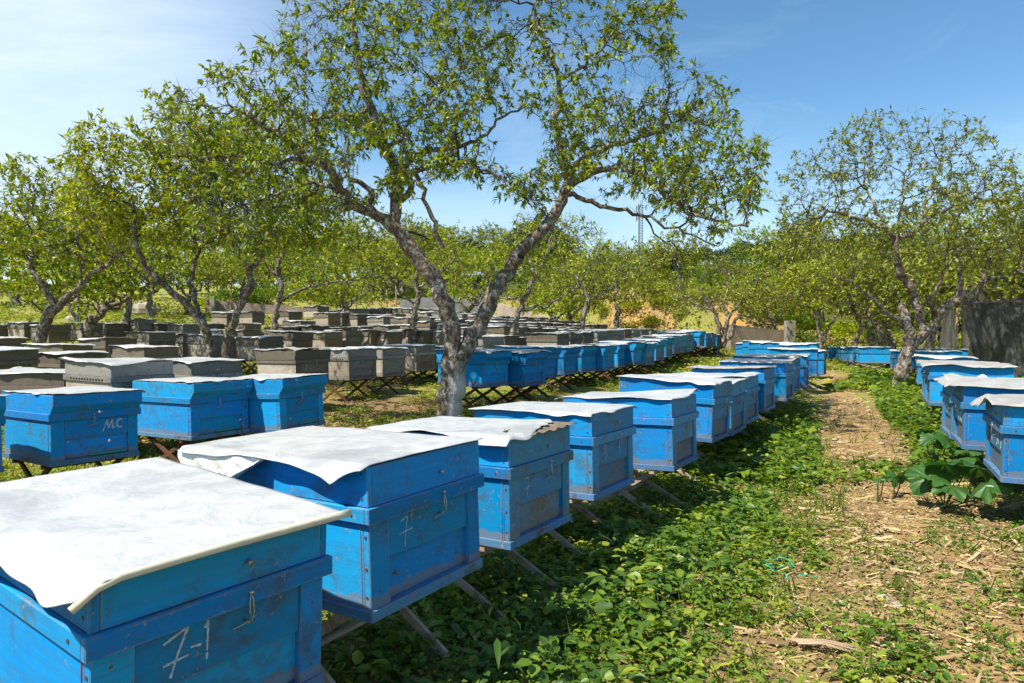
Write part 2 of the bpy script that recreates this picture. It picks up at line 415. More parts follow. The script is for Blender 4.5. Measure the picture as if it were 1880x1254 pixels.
M_conc = m_simple('concrete_post', (0.27, 0.25, 0.21), 0.9, var=0.3, scale=5)

def m_net():
    t = NT('shade_net'); v = t.objvec(rand=False)
    vs = t.objvec((4, 4, 0.35), rand=False)
    n = t.noise(2.2, 5, 0.6, vs); n2 = t.noise(70, 2, 0.5, v)
    c = t.mix(t.ramp(n, [(0.35, 0), (0.65, 1)]), (0.030, 0.032, 0.033), (0.105, 0.10, 0.095))
    p = t.n('ShaderNodeBsdfPrincipled'); t.l(c, p.inputs['Base Color']); p.inputs['Roughness'].default_value = 0.75
    tr = t.n('ShaderNodeBsdfTransparent'); mx = t.n('ShaderNodeMixShader')
    t.l(t.ramp(n2, [(0.35, 0.0), (0.65, 0.3)]), mx.inputs[0])
    t.l(p.outputs[0], mx.inputs[1]); t.l(tr.outputs[0], mx.inputs[2]); t.l(mx.outputs[0], t.out.inputs[0])
    return t.m
M_net = m_net()

# ------------------------------------------------------------------ hive list
# each: key, anchor 'C' (near front-left corner) or 'R' (mirrored rows), world pos of the corner, euler deg, style, colour, sheet material, texts
W, D, H = 0.52, 0.73, 0.42
hives = []
def hv(row, pos, rot, style='A', col='blue', sheet='white', anchor='C', lod=0, **k):
    hives.append(dict(row=row, pos=np.array(pos, float), rot=rot, style=style, col=col, sheet=sheet, anchor=anchor, lod=lod, **k))
def hb(row, u, vb, d, yaw=57.5, **k):      # by bottom pixel
    hv(row, px(u, vb, d), (random.uniform(-1.6, .8), random.uniform(-.8, 1.2), yaw + random.uniform(-2, 2)), **k)
def ht(row, u, vt, d, yaw=57.5, **k):      # by top pixel
    p = px(u, vt, d); p[2] -= 0.42
    hv(row, p, (random.uniform(-1.6, 1.2), random.uniform(-1.2, 1.2), yaw + random.uniform(-2.5, 2.5)), **k)
z0 = CAMZ
# row beside the path
hv('A', (-.770, 1.216, -.865 + z0), (2.1, .4, 54.7), txt='7-1', front=0)
hv('A', (-.396, 1.891, -.824 + z0), (-1.8, 0, 56.9), txt='F', front=0)
hv('A', (-.011, 2.665, -.878 + z0), (-1.6, 1.3, 58.2), txt='7', front=2)
hv('A', (.409, 3.437, -.886 + z0), (-1.8, 1.0, 57.0), txt='8', front=1)
hv('A', (.979, 4.127, -.887 + z0), (-2.3, 1.3, 59.1), front=1)
hv('A', (1.462, 4.981, -.862 + z0), (1.2, 2.4, 58.3), front=1)
hb('A', 1342, 797, 5.75, 58, front=1)
hb('A', 1368, 776, 6.35, 58, front=1)
hb('A', 1403, 754, 6.9, 60, front=1, sheet='tin')
hb('A', 1442, 734, 7.75, 60, front=1, sheet='tin')
hb('A', 1456, 717, 8.5, 60, front=1, sheet='tin')
hb('A', 1480, 710, 9.2, 62, front=1, sheet='foil')
hb('A', 1499, 689, 11.3, 62, front=1, sheet='foil')
hb('A', 1512, 687, 12.2, 62, front=1, sheet='foil')
ht('A', 1500, 632, 14.5, 62, front=1, sheet='foil')
ht('E', 1412, 628, 19.5, 60, front=1, sheet='foil')
ht('E', 1426, 631, 18.6, 60, front=1, sheet='foil')
ht('E', 1398, 630, 20.0, 58, front=1, sheet='foil')
ht('E', 1440, 630, 17.6, 60, front=1, sheet='foil')
# left trio (+ one cut by the frame)
hb('L', -215, 893, 3.5, 56, style='B')
hv('L', (-2.816, 4.135, -.863 + z0), (-1.7, 1.0, 54.7), style='B', txt='MC', strip=1)
hv('L', (-2.448, 5.172, -.881 + z0), (-1.3, .6, 59.2), style='B', strip=1)
hv('L', (-1.875, 5.499, -.877 + z0), (-2.8, -.4, 64.4), style='B', strip=1)
# front grey row
hb('M', 118, 772, 6.1, 91, col='greyd', sheet='white')
hb('M', 205.5, 762, 5.55, 57, col='grey', sheet='white', vents=1)
hb('M', 352.7, 751, 6.2, 57, col='grey', sheet='white')
hb('M', 543.5, 707, 8.3, 56, col='greyd', sheet='dull', txt='91', style='T')
hb('M', 641, 696.5, 9.5, 57, col='grey', sheet='foil', vents=1)
hb('M', 702, 690, 10.4, 57, col='grey', sheet='foil')
hb('M', 764, 680, 11.8, 57, col='brown2', sheet='foil')
hb('M', 812, 680, 12.4, 57, col='brown2', sheet='foil')
# blue row behind the forked tree
hb('B', 888, 709, 8.3, 56, style='B', sheet='dull')
hb('B', 964, 708, 8.75, 56, style='B', sheet='dull')
hb('B', 992, 693, 9.7, 56, style='B', sheet='foil')
hb('B', 1035, 686.5, 10.9, 57, style='B')
hb('B', 1068, 682, 11.7, 57, style='B')
hb('B', 1107, 679.5, 12.1, 57, style='B')
hb('B', 1134, 673, 13.0, 58, style='B')
hb('B', 1163, 669, 13.2, 58, style='B')
hb('B', 1185, 669, 13.6, 58, style='B', front=1)
hb('B', 1204, 661, 14.4, 58, style='B', front=1)
hb('B', 1222, 654.5, 15.2, 58, style='B', front=1)
hb('B', 1236, 650, 16.0, 58, front=1)
hb('B', 1250, 647, 16.6, 58, front=1)
hb('B', 1262, 646, 17.2, 58, front=1)
hb('B', 1284, 636, 19.0, 58, style='B', front=1)
hb('B', 1296, 638, 20.0, 58, front=1)
hb('B', 1306, 638, 20.6, 58, front=1)
hb('B', 1316, 639, 21.3, 58, front=1)
ht('B', 1256, 610, 18.5, 58, front=1)
ht('B', 1268, 607, 20.0, 58, front=1)
# grey row right behind it
for u, v, d, s in ((887, 619, 12.4, 'white'), (896, 619, 13.2, 'white'), (927, 618.5, 14.2, 'white'), (951, 621, 14.6, 'white'), (1023, 613.5, 14.0, 'dull'), (1047, 612, 15.2, 'white'),
                   (1072, 610, 16, 'white'), (1097, 608, 17, 'dull'), (1109, 607.5, 17.6, 'dull'), (1121, 607, 18.2, 'dull'), (1132, 606.5, 18.8, 'dull'), (1147, 606, 19.4, 'dull'),
                   (1163, 605, 20, 'dull'), (1180, 605, 21, 'dull'), (1195, 606, 22, 'dull'), (1208, 607, 23, 'dull')):
    ht('G', u, v, d, 57, col=random.choice(('grey', 'greyd')), sheet=s)
# left-side second row
hl = [(-30, 645, 7.2, 'brown', 'foil', 62), (112, 650, 7.9, 'greyd', 'foil', 62), (115, 634, 10.2, 'greyd', 'foil', 74), (-12, 621, 12, 'brown', 'foil', 60),
      (194, 622, 11.0, 'greyd', 'foil', 60), (264, 639, 9.6, 'greyd', 'foil', 62), (273.7, 611, 12.6, 'greyd', 'dull', 60), (335, 615, 13.6, 'grey', 'dull', 57),
      (423, 621, 14.2, 'greyd', 'foil', 57), (477, 619, 12.6, 'greyd', 'foil', 57), (383, 617, 12.8, 'grey', 'dull', 57),
      (536.8, 610, 13.9, 'brown', 'dull', 57), (596.4, 610, 15.6, 'brown', 'dull', 57), (635, 606, 16.2, 'greyd', 'dull', 57), (680, 606, 17.0, 'brown', 'foil', 57),
      (711, 609, 17.0, 'brown', 'foil', 57), (749, 606, 17.8, 'greyd', 'dull', 57), (776, 607, 18.0, 'greyd', 'dull', 57), (806, 608, 18.2, 'grey', 'white', 57), (851, 603, 18.6, 'grey', 'dull', 57)]
for u, v, d, c, s, y in hl: ht('N', u, v, d, y, col=c, sheet=s)
# third row
pl = [(-14, 597, 17.5, 'greyd', 'dull', 62), (44, 592, 17.4, 'greyd', 'dull', 66), (88.7, 597, 16.4, 'greyd', 'dull', 66), (151, 594, 17.6, 'greyd', 'foil', 64), (195, 594, 18.4, 'greyd', 'foil', 60),
      (254, 586, 18.8, 'grey', 'dull', 60), (290, 594, 19, 'greyd', 'foil', 58), (335.5, 595.5, 18.6, 'grey', 'dull', 58), (382, 595, 19.4, 'greyd', 'dull', 58), (450, 594, 19.4, 'greyd', 'foil', 58),
      (405, 606, 16.6, 'grey', 'foil', 58), (448, 607, 16.8, 'greyd', 'white', 58), (552, 589.5, 18.6, 'greyd', 'foil', 57), (520, 601, 17.4, 'greyd', 'dull', 57), (575, 599, 17.6, 'greyd', 'dull', 57),
      (615, 602, 18.6, 'greyd', 'dull', 57), (660, 600, 19, 'greyd', 'dull', 57), (712, 598, 19.6, 'greyd', 'white', 57), (766, 597, 20.5, 'greyd', 'foil', 57)]
for u, v, d, c, s, y in pl: ht('P', u, v, d, y, col=c, sheet=s)
ql = [(416, 574, 22.5, 'greyd', 'dull', 60), (463, 573, 22.5, 'greyd', 'dull', 60), (440, 571, 25, 'greyd', 'dull', 60), (530, 572, 21.5, 'greyd', 'dull', 57), (583, 562, 24, 'brown', 'dull', 60), (602.4, 574.5, 22, 'brown', 'dull', 57),
      (627, 573.5, 23, 'greyd', 'dull', 57), (656, 577, 23, 'brown', 'dull', 57), (677, 578.5, 23.4, 'red', 'dull', 57), (704, 581, 22, 'grey', 'foil', 57), (727, 578, 22.5, 'greyd', 'dull', 57), (748, 584, 21, 'greyd', 'dull', 57),
      (790, 583, 22, 'greyd', 'white', 57), (790, 590, 20, 'greyd', 'foil', 57), (836, 586, 20.5, 'greyd', 'foil', 57), (862, 589, 21, 'grey', 'white', 57), (840, 596, 19.5, 'grey', 'white', 57), (870, 602, 17, 'grey', 'white', 57)]
for u, v, d, c, s, y in ql: ht('Q', u, v, d, y, col=c, sheet=s, lod=1)
sl = [(612, 570, 26.5, 'greyd'), (640, 568, 27, 'grey'), (660, 567, 27.5, 'grey'), (680, 567, 28, 'greyd'), (700, 565.5, 28.5, 'grey'), (716, 566, 28.5, 'brown'), (730, 565, 28.5, 'greyd'), (746, 566, 28, 'brown'),
      (770, 567, 27, 'greyd'), (784, 573, 25, 'grey'), (802, 573, 25, 'grey'), (826, 575, 24.5, 'grey'), (848, 576, 24.5, 'grey'), (872, 577, 24.5, 'greyd'), (890, 580, 24, 'greyd'),
      (812, 567.5, 28.5, 'greyd'), (840, 573, 27.5, 'grey'), (860, 574, 27.5, 'grey')]
for u, v, d, c in sl: ht('S', u, v, d, 57, col=c, sheet=random.choice(('dull', 'foil', 'white')), lod=1)
cl = []
for k, (v, d, u0, u1, st) in enumerate(((581, 24.5, 905, 1010, 17), (585, 22.5, 908, 1060, 19), (590, 21, 912, 1120, 22), (596, 19, 910, 1085, 22), (601, 17.5, 925, 1050, 23))):
    u = u0
    while u < u1:
        f = (u - u0) / 150.0
        ht('V%d' % (5 - k), u, v + f * 5.5 + random.uniform(-1, 1), d + f * 3.2, 57, col=random.choice(('grey', 'greyd', 'greyd', 'brown')), sheet=random.choice(('dull', 'foil', 'white')), lod=1)
        u += st * random.uniform(0.8, 1.25) * (1 - 0.25 * f)
# right-hand row, fronts turned to the path
for u, v, d, yaw, s in ((1841, 880, 3.86, -114, 'tin'), (1769, 820, 4.68, -114, 'tin'), (1746, 801, 5.35, -115, 'tin'), (1707, 741.6, 7.3, -116, 'tin'), (1697, 729, 8.4, -117, 'tin'), (1685.5, 703, 10.7, -117, 'foil'),
                     (1640, 679, 15.2, -113, 'foil'), (1660, 676, 14.6, -113, 'foil'), (1578, 667, 18.3, -111, 'foil'), (1567, 665, 19.2, -111, 'foil'), (1556, 664, 20.0, -111, 'foil'), (1547, 663.5, 20.8, -110, 'foil'), (1540, 663, 21.6, -110, 'foil'),
                     (1522, 661, 23, -110, 'foil'), (1514, 661, 24, -110, 'foil')):
    hb('R', u, v, d, yaw, anchor='R', sheet=s, front=1, txt={3.86: 'N', 4.68: 'H', 5.35: 'Y'}.get(d))
ht('T', 1690, 645, 14.0, -112, anchor='R', sheet='foil', front=1)
ht('T', 1706, 642, 15.2, -112, anchor='R', sheet='foil', front=1)

# ------------------------------------------------------------------ terrain
def anchor_local(h):
    return np.array([W if h['anchor'] == 'R' else 0.0, 0.0, 0.0])
ctrl = []
for h in hives:
    e = Euler([R(a) for a in h['rot']], 'XYZ'); M = e.to_matrix()
    h['M'] = M
    h['loc'] = h['pos'] - np.array(M @ Vector(anchor_local(h)))
    c = h['loc'] + np.array(M @ Vector((W / 2, D / 2, 0)))
    h['cen'] = c
    ctrl.append((c[0], c[1], c[2] - 0.33))
def cp(u, v, d):
    p = px(u, v, d); ctrl.append(tuple(p))
for a in ((0, 590, 24), (100, 588, 25), (200, 585, 26), (320, 583, 26), (430, 575, 28), (100, 560, 33), (250, 562, 32), (0, 545, 40), (150, 545, 40), (-250, 590, 24), (-300, 545, 40),
          (600, 568, 30), (380, 566, 31.5), (740, 570, 32.5), (880, 574, 32.5), (960, 588, 30), (1050, 593, 29), (1150, 603, 26.5), (1220, 612, 25), (1300, 622, 24.5), (1320, 644, 21.5), (1400, 645, 23.5), (1500, 648, 23),
          (1600, 655, 21), (1700, 665, 19), (1850, 690, 15), (1950, 700, 13), (1655, 712, 12.6), (820, 766, 7.95), (1520, 680, 16), (1560, 740, 9.9), (1480, 660, 21), (2100, 720, 11)): cp(*a)
for x in (-7, -5, -3, -1, 1, 3, 5):
    for y in (-1.5, 0.3): ctrl.append((x, y, 0.0))
for a in ((1.2, 2.5, 0), (2.2, 3.0, 0), (3, 6, -.02), (1.9, 2.0, 0), (3.4, 8, -.02), (-2, 2.8, 0), (-3.5, 2.5, 0), (0.2, 6.0, 0.0), (-1, 7, 0.02), (.8, 8, 0.02)): ctrl.append(a)
CT = np.array(ctrl)
CB = 0.45 + 0.075 * np.hypot(CT[:, 0], CT[:, 1])
def yb(x):
    return np.interp(x, [-40, -17, -14.5, -8, -5, 0, 3, 4.5, 7.2, 9.6, 13.4, 20, 40], [52, 48, 33, 32.6, 34, 33.6, 31.5, 28, 26, 25.2, 23, 21, 17])
def hill(x, y):
    s = y - yb(x)
    bh = np.interp(x, [-40, -17, -14, -6, 2, 4, 9, 10.5, 14, 30], [.5, .5, .5, .7, 1.0, 1.75, 1.75, 1.1, 1.0, 1.0])
    t = np.clip(s / 2.3, 0, 1); t = t * t * (3 - 2 * t)
    far = np.clip(s - 1.5, 0, 70) * 0.062 + np.clip(s - 8, 0, 40) * 0.012
    return t * bh * (0.85 + 0.3 * fbm(x, y, 3.0, 5)) + far + t * 0.35 * (fbm(x, y, 5.0, 9) - .5)
def ground(x, y, bumps=True):
    x = np.asarray(x, float); y = np.asarray(y, float); sh = x.shape
    X = x.ravel(); Y = y.ravel(); Z = np.zeros(len(X))
    for i in range(0, len(X), 20000):
        a = X[i:i + 20000, None] - CT[None, :, 0]; b = Y[i:i + 20000, None] - CT[None, :, 1]
        q = (a * a + b * b) / (2 * CB[None, :] ** 2)
        q = q - q.min(axis=1)[:, None] * 0.999
        w = np.exp(-q) / CB[None, :]
        Z[i:i + 20000] = (w * CT[None, :, 2]).sum(1) / w.sum(1)
    Z = Z.reshape(sh) + hill(x, y)
    if bumps:
        d = np.hypot(x, y)
        Z = Z + (fbm(x, y, 0.9, 3) - 0.5) * 0.07 + (fbm(x, y, 0.16, 7, 3) - 0.5) * 0.035 * (d < 40)
    return Z
def g1(x, y): return float(ground(np.array([x]), np.array([y]))[0])

def axis(a, b, step, lo, hi, grow=1.09):
    m = list(np.arange(a, b, step)); s = step; v = b
    while v < hi: m.append(v); s *= grow; v += s
    m.append(hi); s = step; v = a - step; l = []
    while v > lo: l.append(v); s *= grow; v -= s
    l.append(lo)
    return np.array(l[::-1] + m)
gx = axis(-5.5, 6.5, 0.06, -420, 420); gy = axis(0.4, 10, 0.06, -25, 700, 1.035)
GX, GY = np.meshgrid(gx, gy)
GZ = ground(GX, GY)
nx, ny = len(gx), len(gy)
idx = np.arange(nx * ny).reshape(ny, nx)
quads = np.stack([idx[:-1, :-1], idx[:-1, 1:], idx[1:, 1:], idx[1:, :-1]], -1).reshape(-1, 4)
PATHC = np.array([px(u, v, d)[:2] for u, v, d in ((2000, 1500, 1.6), (1850, 1254, 2.25), (1780, 1100, 2.9), (1725, 985, 3.8), (1650, 890, 5.0), (1585, 815, 6.7), (1553, 755, 9.2), (1540, 705, 13), (1525, 682, 16), (1490, 665, 20))])
def pathdist(x, y):
    x = np.asarray(x, float); y = np.asarray(y, float)
    best = np.full(x.shape, 1e9)
    for a, b in zip(PATHC[:-1], PATHC[1:]):
        ab = b - a; t = np.clip(((x - a[0]) * ab[0] + (y - a[1]) * ab[1]) / (ab @ ab), 0, 1)
        best = np.minimum(best, np.hypot(x - a[0] - t * ab[0], y - a[1] - t * ab[1]))
    return best
green = np.where(GY > 15, 0.72, 0.40) + 0.15 * (GX < -3)
green = np.where((GY > 10) & (GX > -2) & (GX < 12), 0.62, green)
sg = GY - yb(GX)
green = np.where(sg > 1.5, np.where(GX > -10, .45, .75), green)
bank = np.clip(1 - np.abs(sg - 1.1) / 1.6, 0, 1) * np.interp(GX, [-8, -4, 1, 4, 9, 11, 15], [0.2, 0.3, .3, 1, 1, .3, .1])
farg = np.clip((sg - 2.2) / 1.5, 0, 1) * np.clip((GX + 13) / 4, 0, 1)
bank = np.clip(bank * 1.6, 0, 1) * np.clip((fbm(GX, GY, 1.6, 15) - .44) * 9, 0, 1)
gm = npmesh('ground', np.stack([GX, GY, GZ], -1).reshape(-1, 3), quads, [M_ground], True, {'green': green.ravel(), 'bank': bank.ravel(), 'scrub': farg.ravel()})
tag(obj('ground', gm), kind='structure')

# path: a strip that dips under the soil at its ragged edges
tt = np.linspace(0, 1, 420); seg = np.concatenate([[0], np.cumsum(np.hypot(*(PATHC[1:] - PATHC[:-1]).T))]); seg /= seg[-1]
pcx = np.interp(tt, seg, PATHC[:, 0]); pcy = np.interp(tt, seg, PATHC[:, 1])
dx = np.gradient(pcx); dy = np.gradient(pcy); L_ = np.hypot(dx, dy); nxp, nyp = -dy / L_, dx / L_
ww = np.linspace(-1, 1, 23)
PX = pcx[:, None] + nxp[:, None] * ww[None] * 0.50; PY = pcy[:, None] + nyp[:, None] * ww[None] * 0.50
wv = 0.70 + 0.5 * (fbm(PX, PY, 0.5, 21) - 0.5) * 2
PZ = ground(PX, PY) + 0.014 - 0.05 * np.clip(np.abs(ww)[None] / wv, 0, 1.5) ** 3
pi_ = np.arange(PX.size).reshape(PX.shape)
pq = np.stack([pi_[:-1, :-1], pi_[:-1, 1:], pi_[1:, 1:], pi_[1:, :-1]], -1).reshape(-1, 4)
tag(obj('path', npmesh('path', np.stack([PX, PY, PZ], -1).reshape(-1, 3), pq, [M_path], True)), kind='structure')
print('terrain', round(time.time() - T00, 1))

# ------------------------------------------------------------------ leaves (templates: x across, y along, z up)
TPL = {
    'kite': (np.array([[0, 0, 0], [-.5, .42, .10], [.5, .42, .10], [0, 1, -.12]]), np.array([[0, 2, 3], [0, 3, 1]])),
    'lance': (np.array([[0, 0, 0], [-.42, .28, .07], [.42, .28, .07], [0, .38, 0], [-.34, .65, .02], [.34, .65, .02], [0, 1, -.2], [0, .68, -.05]]),
              np.array([[0, 3, 1], [0, 2, 3], [1, 3, 7], [1, 7, 4], [3, 2, 7], [2, 5, 7], [4, 7, 6], [7, 5, 6]])),
    'ovate': (np.array([[0, 0, 0], [-.36, .16, .05], [.36, .16, .05], [-.5, .45, .09], [.5, .45, .09], [-.28, .78, .03], [.28, .78, .03], [0, 1, -.10], [0, .45, -.02]]),
              np.array([[0, 8, 1], [0, 2, 8], [1, 8, 3], [2, 4, 8], [3, 8, 5], [8, 4, 6], [5, 8, 7], [8, 6, 7]])),
}
def leaves(P, dirs, nrm, ln, wd, tpl, tone):
    V0, F0 = TPL[tpl]; n = len(P); k = len(V0)
    y = dirs / (np.linalg.norm(dirs, axis=1)[:, None] + 1e-9)
    x = np.cross(y, nrm); x /= np.linalg.norm(x, axis=1)[:, None] + 1e-9
    z = np.cross(x, y)
    V = (P[:, None, :] + x[:, None, :] * (V0[None, :, 0:1] * wd[:, None, None]) + y[:, None, :] * (V0[None, :, 1:2] * ln[:, None, None])
         + z[:, None, :] * np.where(V0[None, :, 1:2] > .99, V0[None, :, 2:3] * ln[:, None, None], V0[None, :, 2:3] * wd[:, None, None] * 1.8))
    Fc = F0[None] + (np.arange(n) * k)[:, None, None]
    return V.reshape(-1, 3), Fc.reshape(-1, 3), np.repeat(tone, k)
def cat(parts):
    Vs, Fs, Ts = [], [], []; b = 0
    for V, Fc, Tn in parts:
        Vs.append(V); Fs.append(Fc + b); Ts.append(Tn); b += len(V)
    return np.concatenate(Vs), np.concatenate(Fs), np.concatenate(Ts)

# ------------------------------------------------------------------ trees
def colonize(skel, rad, parent, att, step, di, dk, iters, jit=0.35, trop=(0, 0, 0.0), rg=None, maxn=9000):
    rg = rg or np.random.default_rng(1)
    N = np.array(skel, float); par = list(parent)
    nodes = [N]; cnt = len(N)
    A = att.copy(); 
    near = np.full(len(A), 1e9); ni = np.zeros(len(A), int)
    def upd(NN, base):
        nonlocal near, ni
        for i in range(0, len(NN), 400):
            d = np.linalg.norm(A[:, None, :] - NN[None, i:i + 400], axis=2)
            j = d.argmin(1); dm = d[np.arange(len(A)), j]
            m = dm < near; near = np.where(m, dm, near); ni = np.where(m, j + base + i, ni)
    upd(N, 0)
    allN = N
    for it in range(iters):
        keep = near > dk
        A = A[keep]; near = near[keep]; ni = ni[keep]
        act = near < di
        if not act.any() or cnt > maxn: break
        ids = ni[act]; vec = A[act] - allN[ids]; vec /= np.linalg.norm(vec, axis=1)[:, None] + 1e-9
        u, inv = np.unique(ids, return_inverse=True)
        S = np.zeros((len(u), 3)); np.add.at(S, inv, vec)
        S /= np.linalg.norm(S, axis=1)[:, None] + 1e-9
        S += rg.normal(0, jit, S.shape) + np.array(trop)
        S /= np.linalg.norm(S, axis=1)[:, None] + 1e-9
        NN = allN[u] + S * step * rg.uniform(0.75, 1.25, (len(u), 1))
        par += list(u)
        allN = np.concatenate([allN, NN]); upd(NN, cnt); cnt += len(NN)
    return allN, np.array(par)

def resample(P, step):
    P = np.array(P, float); o = [P[0]]
    for a, b in zip(P[:-1], P[1:]):
        n = max(1, int(round(np.linalg.norm(b - a) / step)))
        for i in range(1, n + 1): o.append(a + (b - a) * i / n)
    return np.array(o)

def make_tree(base, limbs, att, seed, tipr=0.004, rbase=0.12, step=0.1, di=0.9, dk=0.16, leaf=(0.065, 0.02), per=5, tpl='kite', mleaf=None, mbark=None,
              iters=90, spur=1, wob=0.02, leafr=0.011, rexp=2.35, side=8, twig=True, droop=0.25, tone=(0.05, 0.85), minleafz=-9, den=0.16, bare=0.5):
    """limbs: list of (points, r0, r1); first limb starts at the base; later ones snap to the nearest node"""
    rg = np.random.default_rng(seed)
    base = np.array(base, float)
    N = []; par = []; rmin = []
    for k, (pts, r0, r1) in enumerate(limbs):
        Q = resample(np.array(pts, float) - base, step)
        if len(Q) > 2:
            Q[1:-1] += rg.normal(0, wob, (len(Q) - 2, 3))
        rr = np.linspace(r0, r1, len(Q))
        if k == 0:
            s0 = 0; p = -1
        else:
            dd = np.linalg.norm(np.array(N) - Q[0], axis=1); p = int(dd.argmin()); s0 = 1 if dd.min() < step * 1.5 else 0
        for i in range(s0, len(Q)):
            N.append(Q[i]); par.append(p); rmin.append(rr[i]); p = len(N) - 1
    nsk = len(N)
    allN, par = colonize(N, rmin, par, att - base, step, di, dk, iters, rg=rg)
    n = len(allN)
    rmin = np.concatenate([np.array(rmin), np.zeros(n - nsk)])
    kids = [[] for _ in range(n)]
    for i, p in enumerate(par):
        if p >= 0: kids[p].append(i)
    acc = np.zeros(n); rad = np.zeros(n)
    for i in range(n - 1, -1, -1):
        r = max(tipr, acc[i] ** (1 / rexp)) if acc[i] > 0 else tipr
        if i < nsk: r = rmin[i] if rmin[i] > 0 else r
        rad[i] = r
        if par[i] >= 0: acc[par[i]] += r ** rexp
    # colonised branches may not be thicker than what they grow from
    for i in range(nsk, n):
        if rad[i] > rad[par[i]] * 0.85: rad[i] = rad[par[i]] * 0.85
    # chains
    V1, F1, V2, F2 = [], [], [], []; b1 = b2 = 0
    starts = [0]
    done = set()
    stack = [(0, None)]
    while stack:
        i, pr = stack.pop()
        chain = [] if pr is None else [pr]
        cur = i
        while True:
            chain.append(cur)
            ks = kids[cur]
            if not ks: break
            ks = sorted(ks, key=lambda q: -rad[q])
            for q in ks[1:]: stack.append((q, cur))
            cur = ks[0]
        P = allN[chain].copy(); rr = rad[chain].copy()
        if pr is not None:
            rr[0] = min(rr[0], rr[1] * 1.25)
        if len(P) < 2: continue
        if rr.max() > 0.028 and mbark is not None:
            P = np.concatenate([P[:1], P[1:] + rg.normal(0, 0.06, (len(P) - 1, 3)) * rr[1:, None]])
            v, f = tube_np(P, rr * rg.uniform(0.93, 1.1, len(rr)), side)
            V1.append(v); F1.append(f + b1); b1 += len(v)
        else:
            v, f = tube_np(P, rr, 4 if rr.max() > 0.008 else 3)
            V2.append(v); F2.append(f + b2); b2 += len(v)
    # leaf sites
    nsites = np.where((rad < leafr) & (np.arange(n) >= nsk) & (allN[:, 2] > minleafz))[0]
    LP, LD, LT = [], [], []
    if len(nsites):
        pd = allN[nsites] - allN[par[nsites]]; pd /= np.linalg.norm(pd, axis=1)[:, None] + 1e-9
        csz = .34 * leaf[0] / .09; clump = .5 * vnoise(allN[nsites][:, 0] + 50, allN[nsites][:, 1] + allN[nsites][:, 2] * 0.7, csz, seed % 13) + .5 * vnoise(allN[nsites][:, 2] + 50, allN[nsites][:, 1] - allN[nsites][:, 0] * 0.7, csz * 1.3, seed % 11)
        for s in range(spur):
            m = rg.random(len(nsites)) < den * .5 + np.clip((clump - .525 + den * .45) * 5.0, 0, 1)
            q = nsites[m]; d = pd[m] + rg.normal(0, 0.7, (m.sum(), 3)) + np.array([0, 0, 0.15]); d /= np.linalg.norm(d, axis=1)[:, None]
            L = rg.uniform(0.02, 0.14, len(q)) * (leaf[0] / 0.065)
            tip = allN[q] + d * L[:, None]
            if twig and len(q):
                # spur twigs as thin 3-sided slivers
                a = np.cross(d, rg.normal(0, 1, d.shape)); a /= np.linalg.norm(a, axis=1)[:, None] + 1e-9
                bq = np.cross(d, a); w = tipr * 0.6
                vv = np.stack([allN[q] + a * w, allN[q] - a * w * .5 + bq * w, allN[q] - a * w * .5 - bq * w, tip], 1).reshape(-1, 3)
                ii = (np.arange(len(q)) * 4)[:, None]
                ff = np.concatenate([ii + np.array([[0, 1, 3]]), ii + np.array([[1, 2, 3]]), ii + np.array([[2, 0, 3]])])
                V2.append(vv); F2.append(np.concatenate([ff, ff[:, :1] * 0 + ff[:, 2:]], 1)); F2[-1] = F2[-1] + b2; b2 += len(vv)
                # extra bare twiglets
                mb2 = rg.random(len(nsites)) < bare; qb = nsites[mb2]; db = pd[mb2] + rg.normal(0, .8, (len(qb), 3)); db /= np.linalg.norm(db, axis=1)[:, None]
                tb = allN[qb] + db * rg.uniform(.06, .24, (len(qb), 1)) * (leaf[0] / .07); a = np.cross(db, rg.normal(0, 1, db.shape)); a /= np.linalg.norm(a, axis=1)[:, None] + 1e-9; bq = np.cross(db, a); w = tipr * .7
                vv = np.stack([allN[qb] + a * w, allN[qb] - a * w * .5 + bq * w, allN[qb] - a * w * .5 - bq * w, tb], 1).reshape(-1, 3); ii = (np.arange(len(qb)) * 4)[:, None]
                ff = np.concatenate([ii + np.array([[0, 1, 3]]), ii + np.array([[1, 2, 3]]), ii + np.array([[2, 0, 3]])]); V2.append(vv); F2.append(np.concatenate([ff, ff[:, 2:]], 1) + b2); b2 += len(vv)
            for k in range(per):
                f = rg.uniform(0.3, 1.0, len(q)) 
                LP.append(allN[q] + (tip - allN[q]) * f[:, None]); dd = d * 0.6 + rg.normal(0, 0.6, d.shape); dd[:, 2] -= droop
                LD.append(dd); LT.append(np.clip(rg.normal(0.45 + 0.35 * (clump[m] - .5), 0.25, len(q)) + .12 * rg.normal(0, 1, 1), 0, .97 + .03 * (rg.random(len(q)) < .35)))
    root = empty('tree', base)
    if V1:
        o = obj('trunk', npmesh('trunk', np.concatenate(V1), [np.concatenate(F1)], [mbark or M_bark], True), root)
    if V2:
        ff4 = [f for f in F2]
        tri = []; qd = []
        for f in ff4:
            dg = f[:, 2] == f[:, 3]
            if dg.any(): tri.append(f[dg][:, :3])
            if (~dg).any(): qd.append(f[~dg])
        Fs = []
        if qd: Fs.append(np.concatenate(qd))
        if tri: Fs.append(np.concatenate(tri))
        obj('branches', npmesh('branches', np.concatenate(V2), Fs, [M_twig], True), root)
    if LP:
        LP = np.concatenate(LP); LD = np.concatenate(LD); LT = np.concatenate(LT)
        nr = rg.normal(0, 0.5, LP.shape) + np.array([0, 0, 1.0])
        ln = leaf[0] * rg.uniform(0.6, 1.25, len(LP)); wd = leaf[1] * rg.uniform(0.8, 1.25, len(LP)) 
        V, Fc, Tn = leaves(LP, LD, nr, ln, wd, tpl, LT)
        obj('crown', npmesh('crown', V, Fc, [mleaf or M_leaf], False, {'tone': Tn}), root)
    return root, allN, rad, len(LP)

